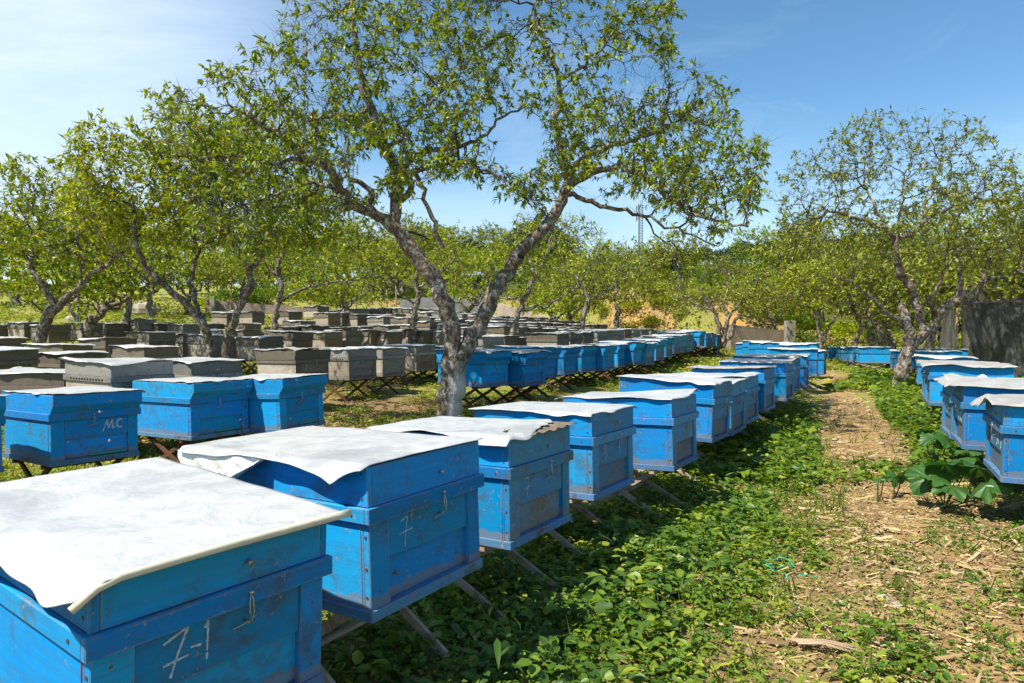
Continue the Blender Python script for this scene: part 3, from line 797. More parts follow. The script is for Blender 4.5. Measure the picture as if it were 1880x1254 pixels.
def in_poly(pt, poly):
    x, y = pt[:, 0], pt[:, 1]; r = np.zeros(len(x), bool); n = len(poly); j = n - 1
    for i in range(n):
        xi, yi = poly[i]; xj, yj = poly[j]
        c = ((yi > y) != (yj > y)) & (x < (xj - xi) * (y - yi) / (yj - yi + 1e-9) + xi)
        r ^= c; j = i
    return r
def att_poly(poly, n, d0, ds, seed, holes=(), dfun=None, clump=0.42):
    rg = np.random.default_rng(seed); poly = np.array(poly, float)
    lo, hi = poly.min(0), poly.max(0); out = []
    tot = 0
    while tot < n:
        q = rg.uniform(lo, hi, (n * 3, 2)); m = in_poly(q, poly)
        for hp in holes: m &= ~in_poly(q, hp)
        q = q[m]; dd = np.clip(rg.normal(0, 0.55, len(q)), -1, 1) * ds
        dd = d0 + dd + (dfun(q) if dfun else 0)
        P = np.stack([px(a, b, c) for (a, b), c in zip(q, dd)]) if len(q) else np.zeros((0, 3))
        cl = (vnoise(P[:, 0], P[:, 2], 0.5, seed) + vnoise(P[:, 1], P[:, 2] + 9, 0.5, seed + 3)) * 0.5
        P = P[cl > clump]
        out.append(P); tot += len(P)
    return np.concatenate(out)[:n]
def att_ell(c, r, n, seed, hollow=0.35, clump=0.40, sc=0.5):
    rg = np.random.default_rng(seed); out = []; tot = 0
    while tot < n:
        q = rg.normal(0, 1, (n * 3, 3)); q /= np.linalg.norm(q, axis=1)[:, None]
        q *= (rg.uniform(hollow ** 3, 1, (len(q), 1))) ** (1 / 3)
        q = q[q[:, 2] > -0.45]
        P = q * np.array(r) + np.array(c)
        cl = (vnoise(P[:, 0], P[:, 2], sc, seed) + vnoise(P[:, 1], P[:, 2] + 9, sc, seed + 3)) * 0.5
        P = P[cl > clump]; out.append(P); tot += len(P)
    return np.concatenate(out)[:n]

def pl(pts): return [px(u, v, d) for u, v, d in pts]
# ---- the big forked tree
mb = np.array(px(822, 768, 7.95)); mb[2] = g1(mb[0], mb[1]) - 0.12
trunk = pl([(822, 770, 7.95), (826, 730, 7.95), (833, 690, 7.95), (835, 660, 7.95)]); trunk[0][2] = mb[2]
limbs = [
    (trunk, 0.140, 0.145),
    (pl([(835, 660, 7.95), (836, 640, 7.95), (826, 590, 7.92), (817, 560, 7.9), (800, 520, 7.88), (778, 487, 7.85), (750, 450, 7.8), (723, 418, 7.8)]), 0.105, 0.085),
    (pl([(835, 665, 7.95), (846, 652, 7.95), (867, 617, 8.0), (890, 579, 8.0), (909, 537, 8.05), (928, 503, 8.1), (958, 457, 8.15), (1004, 415, 8.2), (1027, 382, 8.25), (1036, 358, 8.25), (1048, 315, 8.25)]), 0.10, 0.058),
    (pl([(723, 418, 7.8), (727, 371, 7.82), (729, 319, 7.85), (707, 271, 7.85), (687, 223, 7.85), (676, 185, 7.8), (663, 150, 7.8), (656, 100, 7.75), (645, 40, 7.7), (650, -30, 7.7), (680, -90, 7.7)]), 0.075, 0.014),
    (pl([(723, 418, 7.8), (705, 402, 7.75), (670, 385, 7.7), (639, 372, 7.6), (619, 331, 7.5), (595, 307, 7.4), (555, 287, 7.3), (523, 257, 7.2), (480, 230, 7.1), (430, 200, 6.95)]), 0.068, 0.014),
    (pl([(630, 352, 7.55), (580, 335, 7.5), (520, 352, 7.45), (470, 370, 7.4), (420, 385, 7.3)]), 0.024, 0.010),
    (pl([(555, 287, 7.3), (500, 300, 7.2), (430, 285, 7.1), (370, 290, 7.0)]), 0.024, 0.009),
    (pl([(679, 205, 7.85), (655, 215, 7.75), (619, 207, 7.7), (580, 218, 7.6), (530, 232, 7.5), (505, 238, 7.5)]), 0.028, 0.009),
    (pl([(727, 371, 7.82), (742, 369, 7.9), (757, 350, 8.0), (750, 303, 8.1), (765, 285, 8.2), (800, 275, 8.35), (838, 270, 8.5), (875, 258, 8.6), (900, 243, 8.7), (912, 222, 8.8), (958, 199, 9.0)]), 0.042, 0.012),
    (pl([(731, 320, 7.85), (760, 316, 7.7), (790, 307, 7.6), (830, 295, 7.5), (870, 303, 7.4), (905, 320, 7.3), (940, 347, 7.2)]), 0.036, 0.010),
    (pl([(707, 271, 7.85), (735, 262, 8.0), (745, 225, 8.1), (790, 190, 8.2), (830, 150, 8.3)]), 0.026, 0.010),
    (pl([(765, 312, 7.7), (775, 350, 7.65), (784, 385, 7.6), (798, 411, 7.6), (806, 438, 7.6), (814, 456, 7.6)]), 0.026, 0.024),
    (pl([(690, 393, 7.75), (682, 376, 7.75), (683, 355, 7.75), (660, 333, 7.75), (645, 330, 7.8)]), 0.038, 0.026),
    (pl([(740, 425, 7.85), (765, 430, 8.1), (790, 440, 8.3)]), 0.018, 0.008),
    (pl([(1042, 335, 8.25), (1030, 275, 8.3), (1017, 232, 8.35), (1028, 192, 8.4), (1026, 145, 8.4), (1013, 107, 8.4), (994, 57, 8.45), (982, 8, 8.5), (985, -50, 8.5)]), 0.048, 0.012),
    (pl([(1027, 150, 8.4), (1042, 140, 8.3), (1067, 126, 8.2), (1095, 100, 8.1), (1130, 60, 8.0)]), 0.024, 0.009),
    (pl([(1048, 315, 8.25), (1060, 298, 8.2), (1080, 280, 8.2), (1120, 268, 8.3), (1166, 258, 8.4), (1205, 243, 8.5), (1250, 220, 8.6)]), 0.045, 0.012),
    (pl([(1050, 340, 8.25), (1072, 330, 8.1), (1097, 314, 8.0), (1136, 304, 7.85), (1165, 312, 7.75), (1185, 326, 7.7), (1227, 360, 7.6), (1266, 394, 7.5), (1319, 405, 7.4), (1373, 416, 7.3)]), 0.043, 0.012),
    (pl([(1042, 355, 8.25), (1062, 360, 8.2), (1090, 371, 8.2), (1128, 383, 8.2), (1185, 398, 8.2), (1224, 413, 8.2), (1266, 433, 8.2), (1319, 452, 8.2)]), 0.032, 0.007),
    (pl([(1190, 399, 8.2), (1200, 430, 8.15), (1230, 445, 8.1), (1268, 473, 8.1)]), 0.012, 0.004),
    (pl([(1166, 258, 8.4), (1200, 300, 8.6), (1250, 320, 8.8), (1310, 330, 8.9)]), 0.02, 0.008),
    (pl([(945, 475, 8.12), (952, 476, 8.0), (957, 470, 7.95)]), 0.05, 0.045),
]
crown_poly = [(318, 155), (350, 190), (390, 105), (440, 125), (475, 85), (500, 70), (505, -10), (520, -160), (760, -210), (1000, -190), (1235, -60), (1245, 70), (1240, 110), (1290, 105), (1355, 155), (1360, 240), (1425, 260),
              (1400, 300), (1395, 400), (1330, 440), (1265, 400), (1215, 385), (1160, 345), (1080, 390), (1010, 330), (985, 400), (940, 350), (880, 330), (830, 360), (780, 340), (700, 370), (640, 400), (540, 420), (470, 470), (380, 440), (320, 340), (290, 260)]
holes = [[(770, 335), (870, 335), (960, 380), (960, 460), (760, 450)], [(880, 190), (1000, 210), (1010, 300), (940, 330), (900, 300), (840, 290)], [(930, -60), (990, -60), (975, 120), (955, 150)], [(1240, 60), (1300, 60), (1300, 110), (1240, 130)], [(640, 290), (700, 260), (715, 330), (660, 350)]]
att = att_poly(crown_poly, 5400, 8.0, 1.5, 3, holes, dfun=lambda q: np.interp(q[:, 0], [300, 700, 1050, 1400], [-0.9, -0.1, 0.3, -0.1]), clump=0.44)
t, tn, tr, nl = make_tree(mb, limbs, att, 11, tipr=0.0038, rexp=2.10, den=.16, bare=.8, step=0.085, di=0.7, dk=0.12, leaf=(0.077, 0.027), per=6, tpl='lance', spur=2, mleaf=M_leaf, mbark=M_barkw, iters=110, side=12, wob=0.014, leafr=0.0105, droop=0.30)
t.name = 'plum_tree'
tag(t, 'large forked tree with whitewashed trunk foot, standing between the blue hive rows', 'tree')
print('main tree nodes', len(tn), 'leaves', nl, round(time.time() - T00, 1))
# fruits hanging in the big tree
def uvsphere(r, n=8, m=6, sq=1.0):
    V = [(0, 0, r * sq)]
    for i in range(1, m):
        a = math.pi * i / m
        for j in range(n):
            b = 2 * math.pi * j / n; V.append((r * math.sin(a) * math.cos(b), r * math.sin(a) * math.sin(b), r * sq * math.cos(a)))
    V.append((0, 0, -r * sq)); Fc = []
    for j in range(n): Fc.append((0, 1 + j, 1 + (j + 1) % n))
    for i in range(m - 2):
        for j in range(n):
            a = 1 + i * n; Fc.append((a + j, a + n + j, a + n + (j + 1) % n, a + (j + 1) % n))
    e = len(V) - 1; a = 1 + (m - 2) * n
    for j in range(n): Fc.append((a + j, e, a + (j + 1) % n))
    return V, Fc
M_fruit = m_simple('green_red_plum', (0.22, 0.14, 0.05), 0.4, var=0.7, scale=3)
thin = np.where(tr < 0.009)[0]
fm = MB().add(*uvsphere(0.026)).build('plum', [M_fruit], smooth=True)
for i in rng.choice(thin, 42, replace=False):
    f = obj('plum', fm, t); f.location = Vector(tn[i]) + Vector((0, 0, -0.03))

# ---- other individually shaped trees
def simple_tree(name, label, pts_list, crown, natt, seed, d, r0=0.10, mleaf=None, leaf=(0.085, 0.03), per=5, tpl='kite', dk=0.17, di=0.85, step=0.11, group='plum trees of the orchard', hollow=0.3, clump=0.4, minr=0.0, den=0.16):
    """pts_list px polylines (u,v[,dd]); crown (u0,u1,v0,v1,depth half)"""
    L = []
    for k, (pp, ra, rb) in enumerate(pts_list):
        q = [px(a[0], a[1], d + (a[2] if len(a) > 2 else 0)) for a in pp]
        L.append([q, ra * .82, rb * .85])
    b = L[0][0][0].copy(); b[2] = g1(b[0], b[1]) - 0.1
    L[0][0] = [b] + L[0][0][1:]
    u0, u1, v0, v1, dh = crown
    c = px((u0 + u1) / 2, (v0 + v1) / 2, d); rx = (u1 - u0) / 2 / F * d; rz = (v1 - v0) / 2 / F * d
    c[2] -= rz * 0.25
    A = att_ell(c, (rx, dh, rz * 1.25), natt, seed, hollow, clump)
    t, n, r, nl = make_tree(b, L, A, seed, tipr=0.0045, step=step, di=di, dk=dk, leaf=leaf, per=per, tpl=tpl, spur=2 if d < 16 else 1, mleaf=mleaf, mbark=M_bark, iters=80, leafr=0.013, rexp=2.2, den=den, bare=.7)
    t.name = name
    tag(t, label, 'tree', group)
    return t
simple_tree('plum_tree', 'tree with trunk leaning left, its foot among the grey hives left of its twin', [([(392, 690), (386, 655), (382, 615), (362, 580), (335, 552, -.1), (305, 525, -.2), (268, 492, -.3), (247, 440, -.4), (245, 380, -.4)], .105, .04), ([(372, 592), (360, 550, .2), (352, 510, .3), (365, 460, .4), (350, 390, .5)], .055, .025),
    ([(300, 522, -.2), (270, 515, -.5), (230, 480, -.7), (190, 440, -.8)], .03, .015), ([(247, 440, -.4), (280, 390, -.1), (300, 330, .1)], .025, .012)], (135, 440, 165, 470, 1.3), 1900, 21, 11.6, den=.32, mleaf=M_leafy, leaf=(.115, .038))
simple_tree('plum_tree', 'mottled tree trunk leaning right, its foot touching the leaning tree left of it', [([(412, 690), (415, 650), (420, 612), (437, 572), (455, 535), (462, 505), (480, 470, .2), (476, 425, .3), (500, 380, .3)], .10, .04), ([(462, 505), (440, 470, -.3), (420, 420, -.4), (400, 360, -.5)], .05, .02), ([(480, 470, .2), (520, 430, .4), (570, 400, .6)], .03, .012)],
    (300, 640, 215, 480, 1.3), 1900, 22, 11.3, den=.32, mleaf=M_leafy, leaf=(.115, .038))
simple_tree('plum_tree', 'forked lichen-grey tree near the left edge with limbs spread in a wide V', [([(62, 670), (72, 630), (85, 595), (97, 568)], .12, .115), ([(97, 568), (88, 535), (72, 512), (55, 485), (42, 465), (15, 450), (-30, 430)], .07, .025), ([(97, 568), (120, 548), (152, 520), (185, 492), (225, 462), (260, 430)], .08, .03), ([(55, 485), (60, 440), (50, 400)], .04, .02), ([(152, 520), (150, 480), (140, 430)], .035, .018)],
    (-90, 250, 285, 500, 1.4), 1900, 23, 12.8, den=.32, mleaf=M_leafy, leaf=(.12, .04))
simple_tree('plum_tree', 'gnarled tree beside the path with broad thin crown, right part of the orchard', [([(1650, 722), (1653, 690), (1660, 660), (1671, 634), (1668, 610), (1660, 588), (1657, 560, .2)], .175, .08), ([(1660, 588), (1640, 580, -.1), (1615, 562, -.2), (1598, 545, -.3), (1570, 520, -.4), (1530, 505, -.5)], .06, .015),
    ([(1671, 634), (1690, 620, .2), (1695, 600, .3), (1684, 570, .3), (1680, 545, .3), (1668, 520, .3), (1655, 505, .3), (1644, 475, .2), (1643, 438, .2)], .115, .075), ([(1643, 438, .2), (1630, 425, .1), (1585, 404, 0), (1529, 387, -.2), (1470, 410, -.4), (1430, 425, -.5)], .055, .012),
    ([(1632, 425, .1), (1606, 382, .2), (1585, 339, .4), (1588, 300, .5)], .045, .014), ([(1643, 438, .2), (1667, 434, .1), (1697, 404, 0), (1727, 391, -.2), (1780, 370, -.4), (1830, 340, -.5)], .06, .014), ([(1697, 404, 0), (1701, 369, .2), (1731, 300, .3), (1757, 250, .4)], .035, .012), ([(1643, 438, .2), (1655, 380, -.3), (1660, 320, -.5)], .03, .012),
    ([(1684, 570, .3), (1710, 545, .1), (1735, 500, 0), (1740, 460, -.2)], .045, .015)],
    (1410, 1870, 205, 500, 1.8), 2300, 24, 12.6, mleaf=M_leafg, leaf=(.085, .030), per=4, dk=.17, clump=.42, den=.20)
simple_tree('plum_tree', 'low spreading tree with sawn stub in front of the dark shade net', [([(1700, 700, .3), (1705, 640, .2), (1715, 600), (1722, 575), (1745, 560), (1762, 552)], .12, .10), ([(1762, 552), (1764, 520), (1760, 480), (1752, 440), (1760, 390)], .07, .02), ([(1762, 552), (1790, 540, -.1), (1805, 515, -.2), (1840, 505, -.3), (1890, 500, -.5), (1940, 490, -.6)], .07, .03),
    ([(1762, 556), (1800, 556, -.1), (1850, 552, -.1), (1900, 548, -.2)], .045, .03), ([(1716, 580), (1710, 562, -.1), (1704, 550, -.15)], .075, .07), ([(1805, 515, -.2), (1812, 480, 0), (1850, 440, .2)], .035, .015)],
    (1700, 2010, 290, 520, 1.6), 1500, 25, 13.9, mleaf=M_leafg, leaf=(.085, .030), per=4, dk=.17, clump=.42, den=.20)
simple_tree('plum_tree', 'upright tree behind the grey hives with a long limb reaching right', [([(503, 640), (503, 605), (506, 570), (516, 535), (510, 500), (515, 470), (530, 440)], .125, .05), ([(518, 552), (545, 535), (585, 522), (640, 516), (700, 505)], .055, .02), ([(512, 510), (490, 490), (470, 450)], .05, .02)], (410, 690, 330, 520, 1.8), 1200, 26, 16.5, mleaf=M_leafy, leaf=(.11, .04))
simple_tree('plum_tree', 'straight trunked tree at the edge of the meadow, left of the leaning pair', [([(235, 620), (235, 580), (237, 540), (233, 505), (235, 470)], .13, .08), ([(235, 510), (200, 480), (170, 440)], .05, .02), ([(235, 500), (270, 470), (300, 440)], .05, .02)], (100, 360, 250, 520, 2.0), 1300, 27, 19, mleaf=M_leafy, leaf=(.12, .045))
simple_tree('plum_tree', 'slim dark tree behind the fork of the big tree, left side', [([(757, 625), (759, 600), (762, 570), (769, 545), (764, 510), (770, 480)], .12, .07), ([(766, 530), (800, 510), (830, 480)], .045, .02), ([(763, 560), (735, 540), (710, 500)], .04, .02)], (660, 860, 400, 530, 1.7), 1100, 28, 18, mleaf=M_leafy, leaf=(.12, .045))
simple_tree('plum_tree', 'right leaning tree behind the right limb of the big forked tree', [([(937, 640), (940, 612), (950, 580), (965, 545), (980, 512), (1000, 480), (1010, 440)], .10, .045), ([(952, 572), (985, 562), (1003, 566), (1030, 545), (1060, 525)], .045, .018), ([(965, 545), (920, 548), (880, 535)], .035, .015), ([(985, 500), (960, 460), (950, 420)], .04, .02)], (870, 1130, 380, 530, 1.8), 1500, 29, 15, mleaf=M_leafy, leaf=(.10, .037))
simple_tree('plum_tree', 'low many-stemmed round tree at the end of the blue hive row', [([(1312, 660), (1316, 640), (1322, 600), (1310, 570), (1290, 545)], .14, .06), ([(1318, 640), (1330, 620), (1335, 580), (1325, 550), (1340, 520)], .10, .05), ([(1322, 640), (1345, 610), (1350, 585), (1385, 580), (1420, 555)], .08, .03), ([(1335, 590), (1365, 545), (1390, 520)], .05, .02), ([(1310, 570), (1270, 555), (1250, 530)], .04, .02)], (1215, 1455, 470, 590, 2.2), 1700, 30, 21.5, mleaf=M_leafg, leaf=(.13, .045), per=6)
simple_tree('plum_tree', 'pale trunked tree bending left at the far end of the grey hives', [([(1066, 620), (1070, 592), (1074, 570), (1081, 550), (1072, 530), (1060, 510)], .12, .06), ([(1081, 550), (1110, 540), (1130, 520)], .04, .02)], (985, 1140, 430, 550, 2.0), 1100, 31, 21, mleaf=M_leafy, leaf=(.13, .05))
simple_tree('plum_tree', 'straight tree in front of the orange earth bank', [([(1132, 618), (1131, 598), (1134, 570), (1131, 540), (1133, 510)], .15, .07), ([(1133, 560), (1160, 545), (1190, 535)], .05, .02), ([(1133, 555), (1105, 535)], .05, .02)], (1060, 1240, 440, 570, 2.4), 1200, 32, 25.5, mleaf=M_leafg, leaf=(.14, .05), per=6)
simple_tree('plum_tree', 'tree with three thin stems behind the far blue hives', [([(1502, 650), (1506, 625), (1500, 590), (1492, 560)], .12, .05), ([(1505, 640), (1522, 600), (1545, 565)], .08, .03), ([(1503, 600), (1512, 560), (1510, 530)], .05, .03)], (1420, 1600, 470, 580, 2.0), 1300, 33, 22, mleaf=M_leafy, leaf=(.13, .045), per=5)
simple_tree('plum_tree', 'small leaning tree beyond the blue hives, left of the gnarled path-side tree', [([(1562, 655), (1570, 630), (1582, 600), (1572, 575), (1560, 555)], .12, .05), ([(1582, 600), (1600, 575), (1610, 545)], .06, .03)], (1500, 1680, 450, 570, 1.8), 1100, 34, 20, mleaf=M_leafg, leaf=(.12, .042), per=5)
simple_tree('plum_tree', 'dark forked tree low in the meadow beside the wooden post', [([(143, 612), (143, 590), (132, 570), (120, 548)], .10, .05), ([(143, 588), (145, 560), (146, 530)], .06, .05), ([(146, 590), (160, 565), (165, 545), (158, 530)], .06, .04)], (40, 230, 330, 520, 2.2), 1100, 35, 22, mleaf=M_leafy, leaf=(.13, .05))
print('trees', round(time.time() - T00, 1))

# ---- generic orchard trees used for copies further back
def generic(seed, mleaf, hgt=3.6, rx=2.1, leaf=(.17, .065), natt=800, name='tree'):
    rg = random.Random(seed)
    b = np.zeros(3)
    tr_ = [b, (rg.uniform(-.1, .1), 0, .5), (rg.uniform(-.2, .2), .05, .95)]
    L = [(tr_, .14, .11)]
    for k in range(3):
        a = rg.uniform(0, 6.28) + k * 2.1; p0 = np.array(tr_[-1]); l = rg.uniform(1.0, 1.4)
        p1 = p0 + np.array([math.cos(a) * .5, math.sin(a) * .5, .5]) * l * .6; p2 = p1 + np.array([math.cos(a + .4) * .7, math.sin(a + .4) * .7, .5]) * l * .8
        L.append(([p0, p1, p2], .08, .03))
    A = att_ell((0, 0, hgt * .62), (rx, rx, hgt * .42), natt, seed, .25, .38, .7)
    t, n, r, nl = make_tree(b, L, A, seed, tipr=.007, step=.16, di=1.1, dk=.24, leaf=leaf, per=7, spur=1, mleaf=mleaf, mbark=M_bark, iters=60, leafr=.022, side=6, wob=.04, den=.40, bare=.2)
    t.name = name
    return t
gens = [generic(101, M_leafy, 3.7, 2.2), generic(102, M_leafy, 3.3, 2.4), generic(103, M_leafg, 3.4, 2.1), generic(104, M_leafg, 3.9, 2.0), generic(105, M_leafd, 5.5, 2.8, (.30, .15), 700)]
used = [False] * 5
def copy_tree(o, parent=None):
    c = o.copy(); C.objects.link(c)
    if parent: c.parent = parent
    for ch in list(o.children): copy_tree(ch, c)
    return c
tcount = 0
def put_tree(k, x, y, s, label, group, rz=None, zoff=-0.1):
    global tcount
    if used[k]: o = copy_tree(gens[k])
    else: o = gens[k]; used[k] = True
    o.location = (x, y, g1(x, y) + zoff); o.scale = (s, s, s * random.uniform(.92, 1.08)); o.rotation_euler = (0, 0, random.uniform(0, 6.28) if rz is None else rz)
    tag(o, label, 'tree', group)
    tcount += 1
    return o
# those in clear view by their foot pixel
for (u, v, d, k, s, lb) in (
    (97, 590, 18, 0, .95, 'dark trunked tree right behind the forked tree at the left edge'),
    (205, 570, 30, 1, .95, 'small tree in the meadow leaning beside the straight trunk'),
    (275, 568, 27, 0, .95, 'meadow tree standing over the grey rubble heap'),
    (30, 566, 31, 1, 1.0, 'bushy meadow tree at the far left, before the stone wall'),
    (345, 572, 29, 2, .95, 'meadow tree left of the end of the low brick wall'),
    (440, 566, 33, 1, .95, 'tree behind the low brick wall, left part'),
    (575, 560, 35, 0, .95, 'tree behind the low brick wall, middle part'),
    (630, 572, 26.5, 1, .85, 'dark stemmed tree over the brown grass heap'),
    (860, 580, 27, 0, .85, 'bent tree in front of the grey block wall'),
    (1020, 592, 26, 1, .75, 'small tree before the pinkish brick wall'),
    (1045, 592, 27.5, 2, .85, 'tree at the right end of the pinkish brick wall'),
    (1420, 640, 26, 2, .75, 'short tree behind the concrete post'),
    (1630, 655, 19, 3, .85, 'thin tree between the blue hives and the dark net'),
    (1730, 650, 19.5, 2, .95, 'tree behind the blue hives beside the bamboo pole'),
    (1245, 585, 31, 2, .80, 'small tree on top of the orange earth bank'),
    (700, 560, 37, 1, .9, 'tree above the reddish earth, left of the grey wall')):
    p = px(u, v, d); put_tree(k, p[0], p[1], s, lb, 'orchard trees further back')
put_tree(0, -9.5, 15.5, 1.0, 'leafy tree cut by the left edge of the view', 'orchard trees further back')
put_tree(3, 12.2, 14.6, 1.1, 'thin leaved tree cut by the right edge of the view', 'orchard trees further back')
# hillside
rr = random.Random(5); k = 0
zone = [('hillside tree far left above the stone wall', -60, -20, 50, 80), ('hillside tree left, behind the meadow', -24, -8, 38, 62), ('hillside tree behind the grey block wall', -9, 2, 38, 66), ('hillside tree behind the orange bank', 2.5, 12, 33, 62), ('hillside tree right, above the tan wall', 10, 26, 27, 56), ('hillside tree at the far right behind the shed', 22, 52, 32, 70)]
for lb, x0, x1, y0, y1 in zone:
    n = {0: 9, 1: 18, 2: 16, 3: 15, 4: 16, 5: 8}[k]
    for i in range(n):
        y = y0 + (y1 - y0) * (i + rr.random()) / n; x = x0 + (x1 - x0) * rr.random()
        x = x * y / ((y0 + y1) / 2)
        if 90 < x / y * F < 400: s = .5
        else: s = rr.uniform(.75, 1.4)
        kk = rr.choice((0, 0, 1, 1, 2, 2, 3, 4)); put_tree(kk, x, y, s * (.62 if kk == 4 else 1), lb, lb + 's')
    k += 1
for i, (u, d, s) in enumerate(((1290, 95, .95), (1330, 100, 1.1), (1362, 92, 1.1), (1392, 98, 1.25), (1420, 90, 1.05), (1470, 85, 1.0), (1520, 85, .95), (1570, 80, 1.0), (1620, 84, 1.0))):
    p = px(u, 500, d); put_tree(4, p[0], p[1], s * .62, 'dark green tree on the skyline beyond the round orchard tree', 'dark trees on the skyline')
print('generic trees', tcount, round(time.time() - T00, 1))

# ------------------------------------------------------------------ hive parts (local frame: x along the front, y inwards, front at y=0)
def body_mesh(mat, bev=0.0025):
    m = MB()
    m.box(0.0, W, 0.022, D, 0.0, 0.268)                 # box
    m.box(0.0, 0.078, 0.0, 0.0215, 0.0, 0.268)          # stiles left and right of the entrance
    m.box(W - 0.062, W, 0.0, 0.0215, 0.0, 0.268)
    m.box(-0.002, 0.0, 0.03, 0.033, 0.0, 0.268)
    return m.build('body', [mat], bevel=bev)
def panel_mesh(mat):
    return MB().box(0.080, W - 0.064, 0.0035, 0.0215, 0.142, 0.262).build('front_panel', [mat], bevel=.0015)
def entr_mesh(mat):
    return MB().box(0.0785, W - 0.0625, 0.0165, 0.0222, 0.022, 0.1405).build('entrance_board', [mat])
def floor_mesh(mat):
    m = MB(); m.box(-0.006, W + 0.006, -0.010, D + 0.006, -0.018, 0.0145)
    return m.build('floor_board', [mat], bevel=.002)
def lid_mesh(mat, style):
    m = MB()
    if style == 'A':
        m.box(-0.004, W + 0.004, -0.004, D + 0.004, 0.306, 0.42)
        m.box(-0.0065, 0.014, -0.0065, 0.0, 0.306, 0.4205); m.box(W - 0.014, W + 0.0065, -0.0065, 0.0, 0.306, 0.4205)
    elif style == 'T':
        m.prism([(-0.006, 0.30), (-0.020, 0.36), (-0.030, 0.42), (D + 0.03, 0.42), (D + 0.006, 0.30)], -0.02, W + 0.02)
    else:
        m.prism([(-0.008, 0.298), (-0.052, 0.352), (-0.052, 0.42), (D + 0.03, 0.42), (D + 0.03, 0.352), (D + 0.008, 0.298)], -0.006, W + 0.006)
    return m.build('lid', [mat], bevel=.0025)
def rim_mesh(mat):
    m = MB(); e = 0.016
    m.box(-e, W + e, -e, 0.0, 0.260, 0.3055); m.box(-e, W + e, D, D + e, 0.260, 0.3055)
    m.box(-e, 0.0, 0.0005, D - .0005, 0.2605, 0.305); m.box(W, W + e, 0.0005, D - .0005, 0.2605, 0.305)
    return m.build('lid_rim', [mat], bevel=.0025)
def latch_mesh(f=.60):
    m = MB(); x = W * f; y = -.020
    m.tube([(x, y, .288), (x - .004, y - .004, .27), (x - .005, y - .006, .245), (x, y - .005, .222), (x + .005, y - .006, .245), (x + .004, y - .004, .27), (x, y, .288)], .0015, 5)
    m.tube([(x, -.004, .288), (x, y - .008, .288)], .0045, 6)
    m.tube([(x - .032, -.006, .212), (x, -.012, .220), (x + .036, -.008, .232)], .0016, 5)
    m.tube([(x, .004, .220), (x, -.016, .220)], .003, 6)
    return m.build('latch', [M_wire], smooth=True)
def knob_mesh():
    return MB().tube([(W * .6, -.004, .352), (W * .6, -.010, .352), (W * .6, -.0125, .352), (W * .6, -.02, .352)], .004, 7, .006).build('nail', [M_wire], smooth=True)
def nail_mesh(pos, ax):
    m = MB(); x, y, z = pos
    d = (-.0025, 0, 0) if ax == 'x' else (0, -.0025, 0)
    m.tube([(x, y, z), (x + d[0], y + d[1], z)], .0042, 7)
    return m.build('nail', [M_nail])
def strip_mesh():
    return MB().box(W * .42, W - .07, .006, .0162, .0225, .034).build('entrance_strip', [M_green])
def vent_mesh():
    m = MB()
    for i in range(12):
        y = .10 + i * .045; m.box(-.0185, -.0158, y, y + .022, .272, .288)  # near-black raised blocks paint the shade inside the holes
    return m.build('vent_holes', [M_dark])
nails = [nail_mesh((-.0158, .05, .283), 'x'), nail_mesh((-.0158, .60, .284), 'x'), nail_mesh((0, .012, .22), 'x'), nail_mesh((0, .012, .13), 'x'), nail_mesh((0, .012, .05), 'x'), nail_mesh((-.004, .02, .40), 'x'), nail_mesh((-.004, .02, .33), 'x'),
         nail_mesh((.03, -.0158, .283), 'y'), nail_mesh((W - .03, -.0158, .284), 'y'), nail_mesh((.035, 0, .23), 'y'), nail_mesh((.035, 0, .06), 'y'), nail_mesh((W - .03, 0, .20), 'y'), nail_mesh((W - .03, 0, .05), 'y')]
nailsR = [nail_mesh((W + .0158 + .0025, .05, .283), 'x'), nail_mesh((W + .0025, .012, .22), 'x'), nail_mesh((W + .0025, .012, .13), 'x'), nail_mesh((W + .0025, .012, .05), 'x'), nail_mesh((W + .0185, .4, .284), 'x')]
FR = {0: M_front, 1: M_frontgrey, 2: M_frontgrey}
cols = {
    'blue': dict(body=M_blue, lid=M_blue, rim=M_bluerim, fl=M_floorb),
    'grey': dict(body=M_side, lid=M_grey, rim=M_grey, fl=M_grey, fr=M_grey, en=M_grey),
    'greyd': dict(body=M_side, lid=M_greyd, rim=M_greyd, fl=M_greyd, fr=M_greyd, en=M_brown),
    'brown': dict(body=M_side, lid=M_greyd, rim=M_greyd, fl=M_greyd, fr=M_brown, en=M_brown),
    'brown2': dict(body=M_side, lid=M_grey, rim=M_grey, fl=M_grey, fr=M_greyd, en=M_brown),
    'red': dict(body=M_brown, lid=M_brown, rim=M_brown, fl=M_brown, fr=M_brown, en=M_brown),
}
_mc = {}
def cached(key, fn, *a):
    if key not in _mc: _mc[key] = fn(*a)
    return _mc[key]

